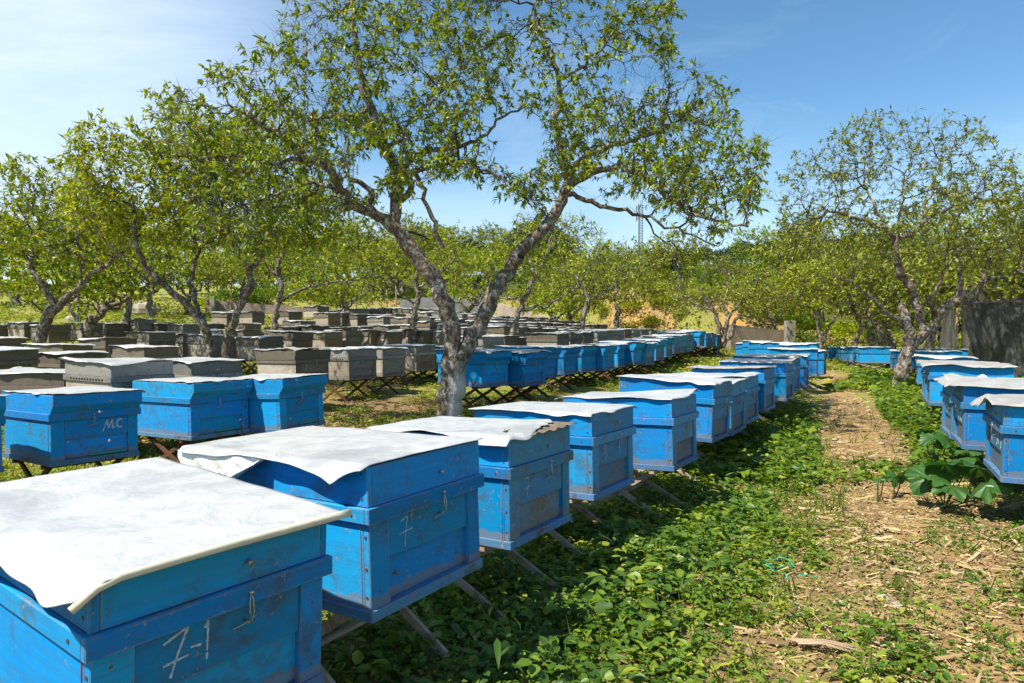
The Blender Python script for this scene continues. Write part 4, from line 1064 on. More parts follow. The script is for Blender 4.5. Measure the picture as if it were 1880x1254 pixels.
# chalk strokes in front coordinates (x, z); ribbon drawn on the panel
CH = {
    '7-1': [[(.135, .232), (.155, .240), (.185, .252), (.165, .205), (.150, .160)], [(.135, .188), (.185, .192)], [(.192, .206), (.212, .204)], [(.222, .236), (.228, .248), (.227, .205), (.226, .168)]],
    'F': [[(.135, .235), (.165, .245), (.155, .20), (.15, .155)], [(.13, .198), (.185, .203)]],
    '7': [[(.135, .240), (.165, .243), (.155, .20), (.148, .165)], [(.138, .195), (.172, .205)]],
    '8': [[(.165, .215), (.150, .232), (.165, .248), (.180, .232), (.165, .215), (.148, .190), (.165, .170), (.184, .190), (.165, .215)], [(.345, .245), (.350, .21), (.345, .18), (.352, .165)]],
    'MC': [[(.300, .168), (.328, .236), (.334, .188), (.360, .240), (.360, .182), (.372, .192)], [(.420, .232), (.405, .242), (.388, .222), (.386, .200), (.400, .186), (.418, .188)]],
    '91': [[(.165, .215), (.150, .228), (.165, .240), (.178, .228), (.170, .20), (.160, .17)], [(.235, .235), (.225, .17)]],
    'N': [[(.30, .16), (.305, .24), (.335, .19), (.345, .25), (.35, .17)], [(.42, .25), (.425, .16)], [(.16, .24), (.165, .17)]],
    'H': [[(.20, .16), (.21, .25)], [(.20, .205), (.26, .21)], [(.26, .25), (.265, .16)], [(.33, .25), (.34, .17), (.38, .16)]],
    'Y': [[(.22, .24), (.24, .205), (.265, .245)], [(.24, .205), (.235, .16)]],
}
def chalk_mesh(key):
    m = MB(); y = .0018
    for st in CH[key]:
        P = resample([np.array([a, 0, b]) for a, b in st], .006)
        w = .0044 if key == 'MC' else (.0024 if key == '7-1' else .0013)
        for a, b in zip(P[:-1], P[1:]):
            if random.random() < .04: continue
            d = (b - a); d /= np.linalg.norm(d) + 1e-9; q = np.array([-d[2], 0, d[0]]) * w * random.uniform(.55, 1.2)
            e = d * .001
            V = [(p[0], y + dy, p[2]) for dy in (0, .0016) for p in (a - q - e, a + q - e, b + q + e, b - q + e)]
            m.add(V, [(3, 2, 1, 0), (4, 5, 6, 7), (0, 1, 5, 4), (1, 2, 6, 5), (2, 3, 7, 6), (3, 0, 4, 7)])
    return m.build('chalk_marking', [M_chalk])

# sheets: grid with overhang and ragged border
SM = {'white': M_white, 'foil': M_foil, 'tin': M_tin, 'dull': M_dull}
def sheet_mesh(mat, seed, o=(.05, .04, .05, .04), amp=.006, droop=.35, special=None, nx_=34, ny_=44, style='A'):
    r = np.random.default_rng(seed)
    x0, x1, y0, y1 = -o[0], W + o[1], -o[2] - (.045 if style == 'B' else 0), D + o[3]
    u = np.linspace(0, 1, nx_); v = np.linspace(0, 1, ny_); U, Vv = np.meshgrid(u, v)
    X = x0 + (x1 - x0) * U; Y = y0 + (y1 - y0) * Vv
    e = .013
    X = X + ((1 - U) ** 6) * (vnoise(Y, Y * 0 + seed * 3.1, .09) - .5) * e * 2 + (U ** 6) * (vnoise(Y, Y * 0 + seed * 1.7 + 5, .11) - .5) * e * 2
    Y = Y + ((1 - Vv) ** 6) * (vnoise(X, X * 0 + seed * 2.3 + 9, .10) - .5) * e * 2 + (Vv ** 6) * (vnoise(X, X * 0 + seed * 4.1 + 2, .12) - .5) * e * 2
    fy0 = -.055 if style == 'B' else -.006
    out = np.maximum(np.maximum(-.006 - X, X - W - .006), np.maximum(fy0 - Y, Y - D - .006)); out = np.clip(out, 0, 1)
    flap = vnoise(X + seed, Y, .30, seed % 17) - .5
    base = .4245 + amp * 2.6 * np.clip(fbm(X * 1.0, Y + seed * 2, .30, seed % 11, 3) - .25, 0, 1) + amp * .5 * vnoise(X, Y, .05, seed % 7)
    Z = base + out * (flap * 1.5 - droop * .9)
    # wavy edge
    if special == 'roll':           # near sheet: front edge rolled over, left corner folded
        ox_ = np.clip(-.006 - X, 0, 1)
        inner = np.clip((X + .006) / .05, 0, 1) * np.clip((Y + .01) / .06, 0, 1)
        Z = .4245 + (base - .4245) * inner - ox_ * (.42 + .30 * np.sin(Y * 12 + 1.0)) - np.clip(X - W - .006, 0, 1) * .2
    if special == 'curl':           # a point hangs down near the corner
        a = np.clip(-.004 - X, 0, 1)
        Z = base - a * (np.exp(-np.abs(Y - .085) / .05) * .65 + .20 + .20 * np.sin(Y * 11))
    if special == 'rust':           # front edge pulled back to the right, bare tin shows there
        c = np.clip((X - W * .28) / (W * .72), 0, 1) * (1 - Vv) ** 3
        Y = Y + c * (.115 + .012 * np.sin(X * 60)); Z = Z + .004 + c * .012
    if special == 'lift':
        c = np.clip((X - W * .55) / (W * .5), 0, 1) ** 2 * np.clip((.5 - Y) / .5, 0, 1)
        Z = Z + c * .035
    if special == 'liftl':
        c = np.clip((W * .35 - X) / (W * .45), 0, 1) ** 2 * np.clip((Y - .35) / .45, 0, 1)
        Z = Z + c * .045
    idx = np.arange(nx_ * ny_).reshape(ny_, nx_)
    q = np.stack([idx[:-1, :-1], idx[:-1, 1:], idx[1:, 1:], idx[1:, :-1]], -1).reshape(-1, 4)
    V0 = np.stack([X, Y, Z], -1).reshape(-1, 3); n = len(V0)
    th = .0022
    V1 = V0 - np.array([0, 0, th])
    ring = np.concatenate([idx[0, :], idx[1:, -1], idx[-1, -2::-1], idx[-2:0:-1, 0]])
    r2 = np.roll(ring, -1)
    side = np.stack([ring, ring + n, r2 + n, r2], -1)
    return npmesh('sheet', np.concatenate([V0, V1]), [np.concatenate([q, q[:, ::-1] + n, side])], [SM[mat]], True)
def stand_mesh(mat, h, spread=.035, w=.033, t=.015):
    """crossed legs at both ends, h = height under the hive"""
    m = MB()
    for x in (.045, W - .045):
        s = .007
        m.bar((x - s, .60, -.028), (x - s, -spread + .04, -h), w, t, up=(1, 0, 0))
        m.bar((x + s + .002, .13, -.028), (x + s + .002, D + spread - .06, -h), w, t, up=(1, 0, 0))
    m.bar((.0, .135, -.0325), (W, .135, -.0325), .034, .024); m.bar((.0, .59, -.0325), (W, .59, -.0325), .034, .024)
    m.bar((.03, .365, -h * .52), (W - .03, .365, -h * .52), .022, .014)
    return m.build('stand', [mat], bevel=.0015)

rowname = {
    'A': ('blue beehive with faded front in the row just left of the path', 'blue hives of the row beside the path'),
    'E': ('small far blue hive grouped before the tan wall', 'far blue hives before the tan wall'),
    'L': ('bright blue beehive with overhanging lid in the left foreground row', 'blue hives of the left foreground row'),
    'M': ('grey wooden beehive in the front grey row', 'grey hives of the front grey row'),
    'B': ('blue beehive with overhanging lid in the row behind the forked tree', 'blue hives behind the forked tree'),
    'G': ('grey beehive in the tight row right behind the blue back row', 'grey hives behind the blue back row'),
    'N': ('weathered beehive in the second grey row', 'hives of the second grey row'),
    'P': ('weathered beehive in the third grey row', 'hives of the third grey row'),
    'Q': ('small beehive in the fourth grey row', 'hives of the fourth grey row'),
    'S': ('small far beehive in the last grey row before the walls', 'hives of the last grey row'),
    'R': ('blue beehive in the row right of the path, front turned to the path', 'blue hives of the row right of the path'),
    'T': ('blue beehive half hidden behind the gnarled tree on the right', 'blue hives behind the gnarled tree'),
}
for k_, w_ in enumerate(('nearest', 'second', 'third', 'fourth', 'farthest')):
    rowname['V%d' % (k_ + 1)] = ('small far beehive in the %s packed line right of forked tree' % w_, 'packed hives right of the forked tree, %s line' % w_)
ordw = ['', 'second', 'third', 'fourth', 'fifth', 'sixth', 'seventh', 'eighth', 'ninth', 'tenth', 'eleventh', 'twelfth', 'thirteenth', 'fourteenth', 'fifteenth', 'sixteenth', 'seventeenth', 'eighteenth', 'nineteenth', 'twentieth']
short = {'A': 'blue hive beside the path', 'E': 'far blue hive before the tan wall', 'L': 'blue hive of the left foreground row', 'M': 'hive of the front grey row', 'B': 'blue hive of the row behind the forked tree',
         'G': 'grey hive right behind the blue back row', 'N': 'hive of the second grey row', 'P': 'hive of the third grey row', 'Q': 'hive of the fourth grey row', 'S': 'hive of the last grey row',
         'V': 'packed hive right of the forked tree', 'R': 'blue hive right of the path', 'T': 'blue hive behind the gnarled tree'}
place = {'A': 'row beside the path', 'E': 'far blue group at tan wall', 'L': 'left foreground blue row', 'M': 'front grey row', 'B': 'blue row behind forked tree', 'G': 'grey row behind blue row',
         'N': 'second grey row', 'P': 'third grey row', 'Q': 'fourth grey row', 'S': 'last grey row',  'R': 'row right of the path', 'T': 'pair behind the gnarled tree'}
for k_, w_ in enumerate(('nearest', 'second', 'third', 'fourth', 'farthest')):
    place['V%d' % (k_ + 1)] = '%s packed line right of tree' % w_; short['V%d' % (k_ + 1)] = 'packed hive right of the forked tree'
def ordn(i):
    return ordw[i] if i < len(ordw) else '%d%s' % (i + 1, {1: 'st', 2: 'nd', 3: 'rd'}.get((i + 1) % 10, 'th'))
byrow = {}
for h in hives: byrow.setdefault(h['row'], []).append(h)
for r_, hs in byrow.items():
    if r_ in ('A', 'R'):
        hs.sort(key=lambda h: h['cen'][1]); w0 = 'nearest'
        for i, h in enumerate(hs): h['ord'] = 'nearest' if i == 0 else ordn(i) + ' nearest'
    else:
        hs.sort(key=lambda h: h['cen'][0] / h['cen'][1])
        for i, h in enumerate(hs): h['ord'] = 'leftmost' if i == 0 else ('rightmost' if i == len(hs) - 1 else ordn(i) + ' from left')
colw = {'blue': 'blue', 'grey': 'light grey', 'greyd': 'dark grey', 'brown': 'brown', 'brown2': 'brown sided grey', 'red': 'reddish brown'}
shw = {'white': 'white', 'foil': 'silvery', 'tin': 'dusty grey', 'dull': 'dull grey'}
special_lbl = {('A', 0): 'worn blue beehive chalked 7-1, biggest in the bottom left corner', ('A', 1): 'blue beehive under a curled white sheet, second nearest beside the path', ('A', 2): 'blue beehive with brown stained front and frayed rusty sheet, third nearest',
               ('A', 3): 'blue beehive chalked 8, fourth nearest beside the path', ('L', 0): 'blue beehive cut by the left edge of the picture', ('L', 1): 'bright blue beehive chalked MC near the left edge',
               ('M', 3): 'tapered dark grey beehive with crumpled sheet, chalk digits on its front', ('M', 0): 'dark grey beehive turned square to us, lowest grey one at the left edge', ('M', 1): 'light grey beehive with vent holes and lifted sheet corner, left side',
               ('R', 0): 'nearest blue beehive cut by the right edge, chalk strokes on its front'}
st_cache = {}
seedc = 0
for h in hives:
    hs = byrow[h['row']]; i = [q is h for q in hs].index(True); c = cols[h['col']]; st = h['style']; key = h['col']
    dist = h['cen'][1]; near = dist < 16
    root = empty('beehive', tuple(h['loc']), [R(a) for a in h['rot']])
    nm, grp = rowname[h['row']]
    if (h['row'], i) in special_lbl: lb = special_lbl[(h['row'], i)]
    else:
        nn = nm
        if h['row'][0] in 'MNPQSGV': nn = colw[h['col']] + ' ' + nm.replace('grey wooden ', '').replace('weathered ', '').replace('small far ', 'far ').replace('small ', '').replace('grey beehive', 'beehive')
        lb = nn + ', ' + h['ord']
    tag(root, lb, 'beehive', grp)
    sc = random.uniform(.985, 1.015)
    fm_ = c.get('fr') or FR[h.get('front', -1)] if (c.get('fr') or 'front' in h) else M_blue
    fk = fm_.name
    en = c.get('en') or (M_entr if h.get('front', 0) else (M_front if 'front' in h else M_blue))
    o = obj('body', cached(('body', key), body_mesh, c['body']), root)
    if 'front' in h or h['col'] != 'blue':
        # weathered front: stiles get the front paint through a second body mesh with thin facing boards
        def facing(mt, a_, b_):
            return MB().box(a_, b_, -.0022, -.0002, .015, .259).build('front_stile', [mt])
        obj('front_stile', cached(('stile', fk), facing, fm_, .0005, .0775), root)
        obj('front_stile', cached(('stile2', fk), facing, fm_, W - .0615, W - .0005), root)
    obj('front_panel', cached(('panel', fk), panel_mesh, fm_), root)
    obj('entrance_board', cached(('entr', en.name), entr_mesh, en), root)
    if near:
        obj('floor_board', cached(('floor', c['fl'].name), floor_mesh, c['fl']), root)
    obj('lid', cached(('lid', key, st), lid_mesh, c['lid'], st), root)
    if 'front' in h and st == 'A':
        def lidface(mt):
            m = MB(); m.box(.0145, W - .0145, -.0060, -.0042, .308, .418); return m.build('lid_front_board', [mt])
        obj('lid_front_board', cached(('lidf', fk), lidface, fm_), root)
        def rimface(mt):
            m = MB(); m.box(-.015, W + .015, -.0185, -.0162, .2615, .304); return m.build('rim_front_board', [mt])
        obj('rim_front_board', cached(('rimf', fk), rimface, fm_), root)
    obj('lid_rim', cached(('rim', c['rim'].name), rim_mesh, c['rim']), root)
    if near: obj('latch', cached(('latch', st == 'B'), latch_mesh, .46 if st == 'B' else .60), root)
    if dist < 7.5 and h['row'] != 'L': obj('nail', cached('knob', knob_mesh), root)
    if dist < 6.5:
        for q in (nailsR if h['anchor'] == 'R' else nails): obj('nail', q, root)
    if h.get('strip'): obj('entrance_strip', cached('strip', strip_mesh), root)
    if h.get('vents'): obj('vent_holes', cached('vents', vent_mesh), root)
    if h.get('txt'): obj('chalk_marking', cached(('chalk', h['txt']), chalk_mesh, h['txt']), root)
    # sheet
    sp = None; ov = (.05, .04, .05, .04); seed = None; dr = .35; am = .006
    if h['row'] == 'A' and i == 0: sp = 'roll'; seed = 900; ov = (.065, .012, .07, .05); am = .003
    elif h['row'] == 'A' and i == 1: sp = 'curl'; seed = 901; ov = (.05, .012, .010, .125); am = .003
    elif h['row'] == 'A' and i == 2: sp = 'rust'; seed = 902; ov = (.05, .02, .03, .05); am = .003
    elif h['row'] == 'A' and i == 3: seed = 903; ov = (.03, .05, .02, .03); am = .004
    elif h['row'] == 'A' and i == 4: seed = 904; ov = (.02, .05, .02, .05); sp = 'lift'; am = .004
    elif h['row'] == 'A' and i < 12: seed = 905 + i; ov = (.03, .05, .03, .03); am = .006
    elif h['row'] == 'L': seed = 920 + i; ov = (.01, .03, .012, .03)
    elif h['row'] == 'R' and i < 6: seed = 930 + i; ov = (.05, .05, .075, .04); am = .012; dr = .45
    elif h['row'] == 'M': seed = 950 + i; ov = (.03, .04, .04, .05); sp = 'liftl' if i in (1, 2) else None; am = .016 if i == 3 else .008
    else: seed = 970 + (seedc % 9); seedc += 1; ov = (.035, .035, .04, .035); am = .011
    big = seed < 970
    if h['sheet'] == 'dull': am *= 1.4
    sm = cached(('sheet', h['sheet'], seed, st if st == 'B' else 'A'), lambda: sheet_mesh(h['sheet'], seed, ov, am, dr, sp, 46 if big else 14, 60 if big else 18, st if st == 'B' else 'A'))
    so = obj('cover_sheet', sm); so.location = h['loc']; so.rotation_euler = root.rotation_euler
    lbx = '%s sheet on hive, %s in the %s' % (shw[h['sheet']], h['ord'], place[h['row']])
    if h['row'] == 'A' and i == 0: lbx = 'large white sheet with rolled cream edge on the nearest blue hive'
    if h['row'] == 'A' and i == 1: lbx = 'white sheet with curled silvery flap on the second nearest blue hive'
    if h['row'] == 'A' and i == 2: lbx = 'white sheet with frayed rusty corner on the third nearest blue hive'
    tag(so, lbx, 'cover sheet', 'sheets on the ' + grp)
    if sp == 'roll':
        m = MB(); m.tube([(x, -.069 + .002 * math.sin(x * 9), .4215 + .001 * math.sin(x * 7) - max(0, -.006 - x) * .62) for x in np.linspace(-.060, W + .018, 16)], .0075, 9, .0095)
        ro = obj('rolled_edge', m.build('rolled_edge', [M_cream], smooth=True), so)
    if sp == 'rust':
        nxr = 40; xs = np.linspace(W * .26, W + .030, nxr); ys = np.linspace(-.030, .15, 10); XX, YY = np.meshgrid(xs, ys)
        YY = YY - (YY < -.02) * .012 * (vnoise(XX, XX * 0 + 3, .03) - .2); ZZ = .4232 + .004 * np.sin(XX * 75) * (YY < .12) + .006 * np.clip((XX - W * .6) / .2, 0, 1)
        n_ = XX.size; ii = np.arange(n_).reshape(XX.shape); q_ = np.stack([ii[:-1, :-1], ii[:-1, 1:], ii[1:, 1:], ii[1:, :-1]], -1).reshape(-1, 4)
        V_ = np.stack([XX, YY, ZZ], -1).reshape(-1, 3)
        obj('rusty_tin_edge', npmesh('rusty_tin_edge', np.concatenate([V_, V_ - np.array([0, 0, .0015])]), [np.concatenate([q_, q_[:, ::-1] + n_])], [M_rustytin], True), so)
    if sp == 'curl':
        prof = np.array([(.004, .4262), (-.018, .424), (-.036, .408), (-.044, .375), (-.045, .335), (-.055, .305), (-.078, .292), (-.100, .300), (-.112, .322), (-.108, .345)])
        ys = np.linspace(.38, D + .13, 32); pv = resample(np.array([(a, 0, b) for a, b in prof]), .008); V_ = []
        for k_, yy in enumerate(ys):
            f = min(1, max(0.03, (yy - .40) / .10)) ; 
            for m_, p_ in enumerate(pv):
                wv_ = .010 * math.sin(yy * 60 + m_ * .5) * (m_ / len(pv)) + .006 * math.sin(yy * 140 + m_ * 1.3) * (m_ / len(pv))
                V_.append((p_[0] * (f ** .6) + wv_, yy + .012 * math.sin(m_ * .4), .4262 - (.4262 - p_[2]) * f * (.80 + .2 * math.sin(yy * 9)) + wv_ * .6))
        V_ = np.array(V_); n1_ = len(pv); ii = np.arange(len(V_)).reshape(len(ys), n1_); q_ = np.stack([ii[:-1, :-1], ii[:-1, 1:], ii[1:, 1:], ii[1:, :-1]], -1).reshape(-1, 4)
        obj('curled_flap', npmesh('curled_flap', V_, [q_], [M_foil], True), so)
    # stand
    gz = g1(*(h['cen'][:2])); hh = max(.22, min(.55, h['cen'][2] - gz)) + .04
    hq = round(hh, 2)
    smt = M_slat if h['row'] in 'AER' else M_rust
    s2 = obj('hive_stand', cached(('stand', hq, smt.name), stand_mesh, smt, hq))
    s2.location = h['loc']; s2.rotation_euler = root.rotation_euler
    tag(s2, '%s crossed-leg stand of hive, %s in %s' % ('pale wooden' if smt is M_slat else 'rusty', h['ord'], place[h['row']]), 'stand', 'stands under the ' + grp)
print('hives', len(hives), round(time.time() - T00, 1))

# loose brick weights on a few sheets (white lump on one on the right)
def on_hive(row, i, x, y, z):
    h = byrow[row][i]; return Vector(h['loc']) + h['M'] @ Vector((x, y, z))
def lump(sz, seed, mat, name='stone'):
    r = np.random.default_rng(seed); V, Fc = uvsphere(1.0, 9, 7)
    V = np.array(V) * np.array(sz); n = 1 + .35 * (fbm(V[:, 0] * 9 / max(sz), V[:, 1] * 9 / max(sz) + V[:, 2] * 7 / max(sz), 5.0, seed % 9) - .5) * 2
    V = V * n[:, None]
    return MB().add(V, Fc).build(name, [mat])
o = obj('plastic_scrap', lump((.045, .03, .03), 3, M_white, 'plastic_scrap')); o.location = on_hive('R', 2, .30, .22, .455)
tag(o, 'crumpled white scrap lying on the third hive right of the path', 'scrap')

# ------------------------------------------------------------------ ground cover
def frustum_pts(n, d0, d1, margin=1.2, seed=0, right=None):
    r = np.random.default_rng(seed)
    d = np.sqrt(r.uniform(d0 ** 2, d1 ** 2, n)); w = d * .78 + margin
    return r.uniform(-1, 1, n) * w, d
HC = np.array([h['cen'][:2] for h in hives])
def hive_near(x, y, rad=.55):
    out = np.zeros(len(x), bool)
    for i in range(0, len(x), 20000):
        out[i:i + 20000] = (np.hypot(x[i:i + 20000, None] - HC[None, :, 0], y[i:i + 20000, None] - HC[None, :, 1]) < rad).any(1)
    return out
RA = np.array([(-1.6, 0.0), (-.45, 1.3), (.3, 2.5), (1.0, 3.6), (2.0, 5.2), (3.0, 7.0), (4.3, 9.5), (5.6, 12)])   # just right of the row beside the path
RR = np.array([(1.9, 2.2), (2.4, 3.4), (2.85, 4.4), (3.45, 5.6), (4.5, 7.6), (5.8, 10.3), (8, 15)])
def linedist(x, y, L):
    b = np.full(x.shape, 1e9)
    for p, q in zip(L[:-1], L[1:]):
        ab = q - p; t = np.clip(((x - p[0]) * ab[0] + (y - p[1]) * ab[1]) / (ab @ ab), 0, 1)
        b = np.minimum(b, np.hypot(x - p[0] - t * ab[0], y - p[1] - t * ab[1]))
    return b
RU = np.array([(-1.0, 1.5), (-.35, 2.35), (.05, 3.15), (.5, 3.95), (1.1, 4.7), (1.75, 5.8), (3.3, 8.6)])
def density(x, y):
    pdist = pathdist(x, y)
    n = fbm(x, y, 1.1, 31, 3); n2 = fbm(x, y, .38, 41, 2)
    lush = np.exp(-(linedist(x, y, RA) / .42) ** 2)
    lush = np.maximum(lush, .85 * np.exp(-(linedist(x, y, RU) / .42) ** 2))
    lush2 = np.exp(-(linedist(x, y, RR) / .7) ** 2)
    dn = np.clip((n - .50) * 3.2 + (n2 - .50) * 7.0 - .04, 0, 1)
    left = (x < linedist(x, y, RA) * 0 + np.interp(y, RA[:, 1], RA[:, 0]) - .3)
    dn = np.where(left, np.clip(dn + .25, 0, 1), dn)
    dn = np.maximum(dn, lush * np.clip(n2 * 2.4 - .1, 0, 1)); dn = np.maximum(dn, lush2 * np.clip(n2 * 2.4 - .1, 0, 1))
    far = np.clip((y - 11) / 4, 0, 1)
    dn = np.where(~left, np.clip(dn + far * .3, 0, 1), dn)
    # dry litter below the forked tree and among the grey hives
    dn = dn * (1 - .65 * np.exp(-(np.hypot(x + 1.5, y - 7.6) / 1.3) ** 2)) * (1 - .5 * np.exp(-(np.hypot(x + 2.6, y - 7.2) / 1.0) ** 2))
    nearf = np.clip((y - 1.6) / 1.6, .3, 1)
    pw = (.33 + .40 * (fbm(x, y, .6, 51) - .5)) * nearf
    dn = np.where(left, np.clip(dn + .12, 0, 1), dn)
    dn = dn * np.clip((pdist - pw) / .30, 0.06 + .10 * (y < 3.2), 1)
    return dn, np.maximum(lush, lush2), left
def weeds(n, d0, d1, lsz, hmax, k, tpl, seed, name, label, mat=M_weed, densp=1.0, asp=.62):
    r = np.random.default_rng(seed)
    x, y = frustum_pts(n, d0, d1, seed=seed); dn, lu, left = density(x, y)
    m = (r.random(n) < dn ** densp); x, y, dn, lu, left = x[m], y[m], dn[m], lu[m], left[m]
    z = ground(x, y)
    hh = hmax * r.uniform(.25, 1, len(x)) * (.35 + .5 * dn + .55 * lu) * np.where(left, .8, 1)
    P, Dr, T, Ln = [], [], [], []; psz = r.uniform(.6, 1.35, len(x))
    lean = r.normal(0, .25, (len(x), 2)); tone0 = np.clip(r.normal(.66, .18, len(x)) - .26 * lu + .12 * left + .10 * (fbm(x, y, 2.0, 61) - .5), 0, 1)  # paler outside the lush strips: sunlight put into the leaf tone
    for j in range(k):
        f = (j + r.random(len(x))) / k; a = r.uniform(0, 2 * math.pi, len(x)) ; rad = hh * .55 * r.uniform(.1, 1, len(x)) + lsz * .2
        px_, py_ = x + np.cos(a) * rad * .6 + lean[:, 0] * hh * f, y + np.sin(a) * rad * .6 + lean[:, 1] * hh * f
        P.append(np.stack([px_, py_, z + hh * (.15 + .85 * f)], 1))
        Dr.append(np.stack([np.cos(a), np.sin(a), r.uniform(-.35, .45, len(x))], 1)); T.append(np.clip(tone0 + r.normal(0, .12, len(x)) + .1 * f, 0, 1))
        Ln.append(lsz * r.uniform(.35, 1.45, len(x)) * psz * (.8 + .85 * lu))
    P = np.concatenate(P); Dr = np.concatenate(Dr); T = np.concatenate(T); Ln = np.concatenate(Ln)
    nr = r.normal(0, .35, P.shape) + np.array([0, 0, 1.0])
    V, Fc, Tn = leaves(P, Dr, nr, Ln, Ln * asp * r.uniform(.8, 1.2, len(Ln)), tpl, T)
    o = obj(name, npmesh(name, V, Fc, [mat], False, {'tone': Tn})); tag(o, label, 'weeds', kind='stuff'); return len(P)
c = weeds(12500, .9, 5.2, .025, .105, 8, 'ovate', 61, 'low_weeds', 'low broad-leaved weeds covering the ground between the hive rows')
c += weeds(34000, 5.0, 12.5, .042, .15, 6, 'kite', 62, 'low_weeds', 'green weeds on the ground around the farther blue hives and the path')
c += weeds(26000, 12.0, 30, .105, .24, 5, 'kite', 63, 'low_weeds', 'weeds at the far end of the hive rows', asp=.6)
c += weeds(42000, .9, 7.5, .013, .06, 7, 'kite', 64, 'tiny_clover', 'tiny creeping clover between bare soil patches', densp=.45, asp=.75)
c += weeds(900, .9, 7, .045, .26, 11, 'lance', 65, 'tall_herbs', 'taller narrow-leaved herbs standing out of the low weeds', densp=1.6, asp=.30)
print('weeds', c, round(time.time() - T00, 1))

def blades(n, xs, ys, h0, h1, w, seed, tones, per=4):
    r = np.random.default_rng(seed); z = ground(xs, ys); P = []; Dr = []; T = []; L = []
    for j in range(per):
        a = r.uniform(0, 6.28, len(xs)); P.append(np.stack([xs + r.normal(0, .02, len(xs)), ys + r.normal(0, .02, len(xs)), z - .005], 1))
        s = r.uniform(.15, .9, len(xs)); Dr.append(np.stack([np.cos(a) * s, np.sin(a) * s, np.ones(len(xs))], 1)); T.append(r.uniform(*tones, len(xs))); L.append(r.uniform(h0, h1, len(xs)))
    P = np.concatenate(P); Dr = np.concatenate(Dr); T = np.concatenate(T); L = np.concatenate(L)
    return leaves(P, Dr, r.normal(0, 1, P.shape), L, w * r.uniform(.6, 1.3, len(L)), 'kite', T)
# near grass tufts
r = np.random.default_rng(77)
x, y = frustum_pts(5200, 1.0, 9, seed=71); dn, lu, left = density(x, y); m = r.random(len(x)) < .15 + dn * .5; x, y = x[m], y[m]
V, Fc, Tn = blades(0, x, y, .04, .15, .0035, 72, (.2, 1), 8)
tag(obj('grass_tufts', npmesh('grass_tufts', V, Fc, [M_weed], False, {'tone': Tn})), 'thin grass tufts among the weeds', 'grass', kind='stuff')
# meadow grass at the back left and on the hillside
x = r.uniform(-45, 30, 90000); y = r.uniform(17, 58, 90000); m = (np.abs(x) < y * .85 + 2) & (r.random(len(x)) < np.where(y < yb(x) + 1.2, .55, .8) * (fbm(x, y, 2.5, 81) > .36)); x, y = x[m], y[m]
bankm = ~((np.abs(y - yb(x) - 1.1) < 1.3) & (x > 2.5) & (x < 10) & (fbm(x, y, 1.5, 83) < .60)); x, y = x[bankm], y[bankm]
V, Fc, Tn = blades(0, x, y, .04, .13, .06, 82, (.0, .9), 3)
tag(obj('meadow_grass', npmesh('meadow_grass', V, Fc, [M_grass], False, {'tone': Tn})), 'yellow-green grass of the meadow and hillside behind the hives', 'grass', kind='stuff')

# bushes / vines: clumps with leaf-sized faces
def bush_mesh(seed, n=900, leaf=.11, rx=1.0, rz=.6, mat=M_weed):
    rg = np.random.default_rng(seed)
    q = rg.normal(0, 1, (n, 3)); q /= np.linalg.norm(q, axis=1)[:, None]; q[:, 2] = np.abs(q[:, 2])
    bump = .65 + .5 * vnoise(q[:, 0] * 3 + 5, q[:, 1] * 3 + q[:, 2] * 3, .8, seed % 7)
    P = q * (rg.uniform(.45, 1, (n, 1)) * bump[:, None]) * np.array([rx, rx, rz])
    Dr = q + rg.normal(0, .6, q.shape); T = np.clip(rg.normal(.5, .22, n), 0, 1)
    V, Fc, Tn = leaves(P, Dr, rg.normal(0, .5, q.shape) + np.array([0, 0, 1]), leaf * rg.uniform(.6, 1.3, n), leaf * .6 * rg.uniform(.7, 1.2, n), 'kite', T)
    return npmesh('foliage', V, Fc, [mat], False, {'tone': Tn})
bms = [bush_mesh(1, 900, .12, 1, .75), bush_mesh(2, 900, .12, 1.1, .65, M_leafy), bush_mesh(3, 900, .11, .9, .8, M_leafg)]
nb = 0
def bush(u, v, d, k, s, label, group):
    global nb
    p = px(u, v, d); o = obj('bush', bms[k]); o.location = (p[0], p[1], g1(p[0], p[1]) - .12); o.scale = (s, s, s * random.uniform(.8, 1.2)); o.rotation_euler = (0, 0, random.uniform(0, 6.28))
    tag(o, label, 'bush', group); nb += 1
for i in range(26): bush(375 + i * 10 + random.uniform(-6, 6), 548 - random.uniform(0, 14), 34 + random.uniform(0, 6), random.choice((0, 0, 1)), random.uniform(.8, 1.3), 'bright green vine clump behind the low brick wall', 'green vine clumps behind the low brick wall')
for i in range(14): bush(random.uniform(600, 760), 560, 34.5 + random.uniform(0, 7), random.choice((0, 2)), random.uniform(.5, 1.0), 'scrubby bush on the reddish earth', 'bushes on the reddish earth')
bush(872, 578, 31, 1, .8, 'light green bush before the grey block wall', None); bush(925, 583, 31, 0, .5, 'small bush at the left end of the pinkish brick wall', None)
for i in range(52): bush(random.uniform(1060, 1330), 560, random.uniform(27.4, 31), random.choice((1, 2)), random.uniform(.35, .7), 'bush clinging to the orange earth bank', 'bushes on the orange earth bank')
for i in range(12): bush(random.uniform(1340, 1460), 560, 27.5 + random.uniform(0, 3), random.choice((0, 0, 2)), random.uniform(.6, 1.1), 'green bush above the tan wall', 'bushes above the tan wall')
for i in range(18): bush(random.uniform(1465, 1740), 640, random.uniform(23.5, 27), random.choice((0, 1, 2)), random.uniform(.6, 1.1), 'leafy bush behind the blue hives right of the concrete post', 'bushes right of the concrete post')
for i in range(12): bush(random.uniform(1150, 1280), 500, 50 + random.uniform(0, 5), random.choice((0, 1)), random.uniform(1.1, 1.6), 'bush growing behind the cream wall on the hill', 'bushes behind the cream wall')
